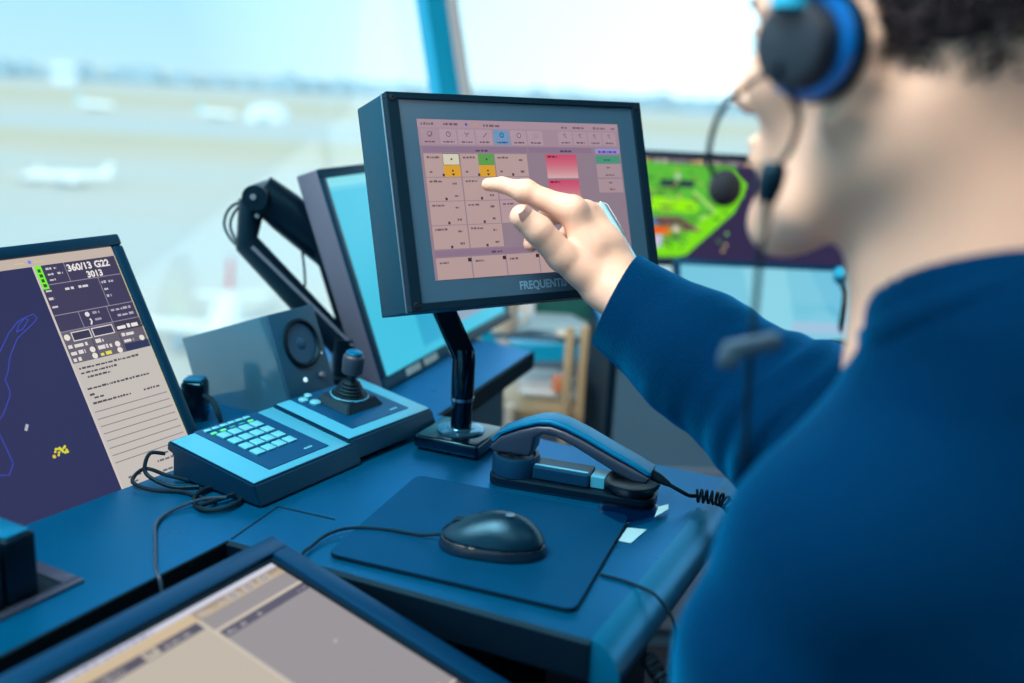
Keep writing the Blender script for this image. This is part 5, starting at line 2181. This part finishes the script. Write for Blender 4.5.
# trousers and shoes below the desk
M_trou = mat('dark_trousers', (24, 32, 48), rough=.85, bump=.5, bscale=500)
tr = Field(.008)
tr.cone((.33, .50, .50), (.50, .59, .50), .125, .13, .04)
for s_ in (-1, 1):
    hipx = V((.42, .50, .50)) + V((.866, .5, 0)) * .10 * s_
    knee = hipx + V((-.20, .37, 0)).normalized() * .42 + V((0, 0, .02))
    ank = V((knee.x - .02, knee.y + .02, .12))
    tr.cone(hipx, knee, .098, .070, .03)
    tr.cone(knee, ank, .069, .056, .03)
field_mb([tr], M_trou).build('trousers', M_trou, P, world=True)
for s_ in (-1, 1):
    hipx = V((.42, .50, .50)) + V((.866, .5, 0)) * .10 * s_
    knee = hipx + V((-.20, .37, 0)).normalized() * .42
    ank = V((knee.x - .02, knee.y + .02, .07))
    sh = Field(.005)
    fd_ = V((-.47, .88, 0))
    sh.cone(ank + V((0, 0, -.02)), ank + fd_ * .17 + V((0, 0, -.03)), .050, .038, .02)
    sh.cone(ank + V((0, 0, .02)), ank, .050, .05, .02)
    sh.plane((0, 0, .002), (0, 0, -1))
    field_mb([sh], M_rub).build('shoe', M_rub, P, world=True)

# hair: scalp cap with a mass of short curls
rr = random.Random(21)


def hair_ok(f, l, z):
    if f < -.015:
        return z > max(-.080, -.030 + (f + .05) * 1.3)
    return z > .042 + (f + .015) * .62 and f < .085


mb = MB()
hairf = Field(.0045)
cnt = 0
while cnt < 420:
    u = V((rr.gauss(0, 1), rr.gauss(0, 1), rr.gauss(0, 1))).normalized()
    f_, l_, z_ = -.020 + u.x * .097, u.y * .078, .048 + u.z * .088
    if not hair_ok(f_, l_, z_):
        continue
    cnt += 1
    c_ = Hd(f_, l_, z_)
    hairf.cone(c_, c_, rr.uniform(.010, .015), .012, .006)
pos, F_ = hairf.mesh()
mb.add([V(p) for p in pos.tolist()], [tuple(f) for f in F_.tolist()], M_hair, None, True)
cnt = 0
while cnt < 2300:
    u = V((rr.gauss(0, 1), rr.gauss(0, 1), rr.gauss(0, 1))).normalized()
    f_, l_, z_ = -.020 + u.x * .106, u.y * .086, .048 + u.z * .097
    if not hair_ok(f_, l_, z_ + .004):
        continue
    cnt += 1
    c_ = Hd(f_, l_, z_)
    nrm = (c_ - Hd(-.02, 0, .048)).normalized()
    o1 = V((rr.gauss(0, 1), rr.gauss(0, 1), rr.gauss(0, 1)))
    o1 = (o1 - nrm * o1.dot(nrm) * .6).normalized()
    o2 = nrm.cross(o1).normalized()
    r_ = rr.uniform(.004, .009)
    n__ = 9
    pts = [c_ + nrm * (rr.uniform(-.001, .005)) + o1 * (r_ * math.cos(k * .75)) + o2 * (r_ * math.sin(k * .75)) + nrm * (.0012 * k) for k in range(n__)]
    mb.tube(pts, [.0012] * (n__ - 1) + [.0004], 4)
mb.build('hair', M_hair, P, world=True)
mb = MB()
for s_ in (-1, 1):
    pts = [Hd(.094 - .001 * k, (.018 + .008 * k) * s_, .044 + .0025 * math.sin(k)) for k in range(4)]
    mb.tube([Hd(.0985, .014 * s_, .041), Hd(.0965, .026 * s_, .0455), Hd(.088, .040 * s_, .044)], [.0028, .0032, .0016], 8)
mb.build('eyebrow', M_hair, P, world=True)
# eyes
for s_ in (-1, 1):
    mb = MB()
    e_ = bmesh.new()
    bmesh.ops.create_uvsphere(e_, u_segments=20, v_segments=14, radius=.0118)
    mb.bm(e_, M_white, Matrix.Translation(Hd(.0795, .031 * s_, .017)), True)
    eo = mb.build('eye', M_white, P, world=True)
    mb = MB()
    e_ = bmesh.new()
    bmesh.ops.create_uvsphere(e_, u_segments=16, v_segments=10, radius=.0058)
    mb.bm(e_, M_hair, Matrix.Translation(Hd(.0862, .031 * s_, .0155)), True)
    mb.build('iris', M_hair, eo, world=True)

# pen tucked between the fingers
mb = MB()
a_, b_ = J['pen0'][0], J['pen1'][0]
d_ = (b_ - a_).normalized()
t = thing('pen', 'pale blue-white pen held along the back of the pointing hand', 'pen', loc=a_)
mb.tube([a_, a_ + d_ * .004, b_ - d_ * .008, b_ ], [.0018, .0034, .0034, .0016], 12)
M_pen = mat('pen_barrel', (150, 215, 240), rough=.12, spec=.8, coat=.5)
mb.build('barrel', M_pen, t, world=True)
mb = MB()
off_ = d_.cross(V((0, -1, 0))).normalized() * .0052
if off_.x < 0:
    off_ = -off_
mb.tube([a_ + d_ * .003 + off_ * .5, a_ + d_ * .006 + off_, a_ + d_ * .045 + off_], .0012, 8)
mb.build('clip', M_steel, t, world=True)

# ------------------------------------------------------------------ headset
EC = Hd(.012, .091, .005)
nx = (MHr.to_3x3() @ V((0, 1, 0))).normalized()
nx = (nx + V((-.25, 0, -.02))).normalized()
hsx = thing('headset', 'black headset with blue ring and foam boom microphone worn on the head', 'headset', loc=EC)
q0 = V((0, 0, 1)).rotation_difference(nx).to_matrix().to_4x4()
Me = Matrix.Translation(EC) @ q0
mb = MB()
mb.lathe([(.0001, .000), (.022, .000), (.0305, .002), (.0325, .007), (.0300, .0125), (.0240, .0145)], 40, M_rub, Me)
mb.build('ear_cushion', M_rub, hsx, world=True)
mb = MB()
mb.lathe([(.0245, .0130), (.0300, .0135), (.0308, .0165), (.0295, .0200), (.0245, .0205)], 40, M_cyan, Me)
mb.build('ring', mat('blue_anodised_ring', (0, 120, 215), rough=.3, metal=.2), hsx, world=True)
mb = MB()
mb.lathe([(.0230, .0200), (.0245, .0210), (.0248, .026), (.0244, .031), (.0226, .0350), (.0180, .0368), (.0001, .0372)], 40, M_black, Me)
mb.build('ear_cup', mat('headset_plastic', (22, 40, 58), rough=.45, var=.06), hsx, world=True)
mb = MB()
yk = [Me @ V((.0, 0, .034)) + V((0, 0, .026)), Me @ V((0, 0, .030)) + V((0, 0, .045)), Hd(-.004, .098, .085), Hd(-.006, .072, .135), Hd(-.006, .025, .158), Hd(-.006, -.025, .158), Hd(-.006, -.072, .135), Hd(-.004, -.098, .085), Hd(-.004, -.098, .030)]
mb.tube(catmull(yk, 8), .005, 10, flat=1.8)
mb.build('headband', M_black, hsx, world=True)
mb = MB()
mb.tube([Me @ V((0, 0, .034)) + V((-.002, 0, .018)), Me @ V((0, 0, .030)) + V((-.004, 0, .040))], [.011, .009], 12)
mb.build('yoke', M_cyan, hsx, world=True)
Me2 = Matrix.Translation(Hd(-.004, -.088, .004)) @ V((0, 0, 1)).rotation_difference(MHr.to_3x3() @ V((0, -1, 0))).to_matrix().to_4x4()
mb = MB()
mb.lathe([(.0001, .0), (.022, 0), (.0325, .004), (.0300, .0125), (.027, .02), (.026, .034), (.0001, .036)], 36, M_black, Me2)
mb.build('ear_cup', M_black, hsx, world=True)
mb = MB()
bm_pts = [J['boom%d' % k][0] for k in range(6)]
mb.tube(catmull([Me @ V((0, 0, .036)) + V((0, 0, -.014))] + bm_pts, 8), [.0030] * 9 + [.0019] * 40, 8) if False else mb.tube(catmull([Me @ V((0, 0, .036)) + V((0, 0, -.014))] + bm_pts, 8), .0020, 8)
mb.tube([Me @ V((0, 0, .036)) + V((0, 0, -.014)), bm_pts[0]], [.0052, .0030], 10)
bo = mb.build('boom', M_rub, hsx, world=True)
mb = MB()
e_ = bmesh.new()
bmesh.ops.create_uvsphere(e_, u_segments=24, v_segments=16, radius=.0118)
for v in e_.verts:
    v.co.z *= 1.12
mb.bm(e_, M_rub, Matrix.Translation(J['mic'][0]), True)
mb.build('foam_microphone', mat('microphone_foam', (34, 44, 56), rough=.95, bump=1, bscale=900), hsx, world=True)
mb = MB()
cb = [J['cab%d' % k][0] for k in range(7)]
mb.tube(catmull([Me @ V((0, 0, .030)) + V((0, 0, -.024))] + cb[:3], 8), .0020, 8)
mb.tube(catmull(cb[3:], 8), .0019, 8)
mb.build('cable', M_rub, hsx, world=True)
mb = MB()
mb.tube([cb[2] + (cb[2] - cb[3]) * .15, cb[2], (cb[2] * .5 + cb[3] * .5), cb[3]], [.0050, .0080, .0080, .0050], 14)
mb.build('inline_module', M_black, hsx, world=True)
mb = MB()
mb.tube([cb[3] + V((0, 0, .002)), cb[3] + (cb[4] - cb[3]).normalized() * .020], [.0055, .0040], 12)
mb.build('plug_sleeve', mat('grey_plug', (150, 140, 130), rough=.4), hsx, world=True)
mb = MB()
c_ = J['clip'][0]
mb.box((0, 0, 0), (.036, .010, .011), M=Matrix.Translation(c_) @ Matrix.Rotation(R(-12), 4, 'Y') @ Matrix.Rotation(R(10), 4, 'Z'), bev=.003)
mb.box((-.014, -.003, -.008), (.012, .010, .012), M=Matrix.Translation(c_), bev=.003)
mb.build('cable_clip', mat('clip_grey', (50, 84, 108), rough=.4), hsx, world=True)

# the controller's swivel chair (below and beside the picture)
t = thing('swivel_chair', 'dark swivel chair the person sits on', 'chair', loc=(.44, .50, 0))
mb = MB()
mb.box((0, 0, .345), (.48, .46, .06), bev=.025, seg=4, M=Matrix.Rotation(R(30), 4, 'Z'))
mb.build('seat', M_rub, t)
mb = MB()
mb.cyl((0, 0, .09), (0, 0, .32), .03)
mb.build('column', M_black, t)
for k in range(5):
    a_ = 2 * math.pi * k / 5
    mb = MB()
    mb.tube([(0, 0, .10), (.26 * math.cos(a_), .26 * math.sin(a_), .065)], [.024, .016], 8)
    lg = mb.build('leg', M_black, t)
    mb = MB()
    c_ = V((.26 * math.cos(a_), .26 * math.sin(a_), .028))
    mb.cyl(c_ + V((0, -.012, 0)), c_ + V((0, .012, 0)), .027, seg=16)
    mb.build('caster', M_rub, lg)
WORLD_S, SUN_E, FILL_E = 1.5, 3.0, 56
# ------------------------------------------------------------------ daylight and added fill lamps
w = bpy.data.worlds.new('sky')
sc.world = w
w.use_nodes = True
nt = w.node_tree
for n in list(nt.nodes):
    nt.nodes.remove(n)
out = nt.nodes.new('ShaderNodeOutputWorld')
bg = nt.nodes.new('ShaderNodeBackground')
tc = nt.nodes.new('ShaderNodeTexCoord')
sep = nt.nodes.new('ShaderNodeSeparateXYZ')
nt.links.new(tc.outputs['Generated'], sep.inputs[0])
cr = nt.nodes.new('ShaderNodeValToRGB')
cr.color_ramp.elements[0].position = 0.0
cr.color_ramp.elements[0].color = lin((200, 222, 228))
cr.color_ramp.elements[1].position = 1.0
cr.color_ramp.elements[1].color = lin((215, 225, 230))
e = cr.color_ramp.elements.new(.10)
e.color = lin((176, 214, 228))
e = cr.color_ramp.elements.new(.35)
e.color = lin((192, 215, 226))
nt.links.new(sep.outputs[2], cr.inputs['Fac'])
# hazy glow round the sun, to the right of the blue post
dot = nt.nodes.new('ShaderNodeVectorMath')
dot.operation = 'DOT_PRODUCT'
sd_ = V((.50, .80, .30)).normalized()
dot.inputs[1].default_value = sd_
nt.links.new(tc.outputs['Generated'], dot.inputs[0])
mr = nt.nodes.new('ShaderNodeMapRange')
mr.inputs['From Min'].default_value = .62
mr.inputs['From Max'].default_value = 1.0
mr.inputs['To Min'].default_value = 0
mr.inputs['To Max'].default_value = 1
nt.links.new(dot.outputs['Value'], mr.inputs['Value'])
mx = nt.nodes.new('ShaderNodeMix')
mx.data_type = 'RGBA'
mx.blend_type = 'ADD'
mx.inputs[7].default_value = (.9, .8, .75, 1)
nt.links.new(mr.outputs['Result'], mx.inputs[0])
nt.links.new(cr.outputs['Color'], mx.inputs[6])
nt.links.new(mx.outputs[2], bg.inputs['Color'])
bg.inputs['Strength'].default_value = WORLD_S
nt.links.new(bg.outputs[0], out.inputs[0])

sun = bpy.data.lights.new('sun', 'SUN')
sun.energy = SUN_E
sun.angle = R(3)
sun.color = (1.0, .97, .92)
so = bpy.data.objects.new('sun', sun)
COL.objects.link(so)
so.rotation_euler = (-V((-.25, -.80, .55))).to_track_quat('-Z', 'Y').to_euler()

# unseen fill lamps added in the ceiling to brighten skin and sweater
for k, (x_, y_, e_, col) in enumerate(((-.9, .3, FILL_E * 1.55, (1, .95, .88)), (.2, -1.3, FILL_E * .08, (1, .93, .86)), (1.8, -.3, FILL_E * .08, (1, .95, .88)))):
    t = thing('fill_lamp', 'large square unseen fill lamp panel added in the ceiling of the glass cab', 'lamp', loc=(x_, y_, HEAD + .05), group='added fill lamps')
    mb = MB()
    mb.box((0, 0, .012), (1.4, 1.4, .024), M_whitep)
    mb.build('frame', M_whitep, t)
    mb = MB()
    mb.box((0, 0, -.003), (1.32, 1.32, .005))
    mb.build('diffuser', mat('fill_diffuser', (240, 240, 235), emit=(255, 244, 230), es=2.0), t)
    la = bpy.data.lights.new('fill_light', 'AREA')
    la.energy = e_
    la.size = 1.3
    la.color = col
    lo = bpy.data.objects.new('fill_light', la)
    COL.objects.link(lo)
    lo.location = (x_, y_, HEAD + .035)

vs_ = sc.view_settings
sc.display_settings.display_device = 'sRGB'
vs_.view_transform = 'Standard'
vs_.look = 'None'
vs_.exposure = 0.0
vs_.gamma = 1.0
vs_.use_curve_mapping = False
sc.cycles.max_bounces = 8
sc.cycles.transparent_max_bounces = 12
sc.cycles.caustics_reflective = False
sc.cycles.caustics_refractive = False
sc.cycles.sample_clamp_indirect = 6
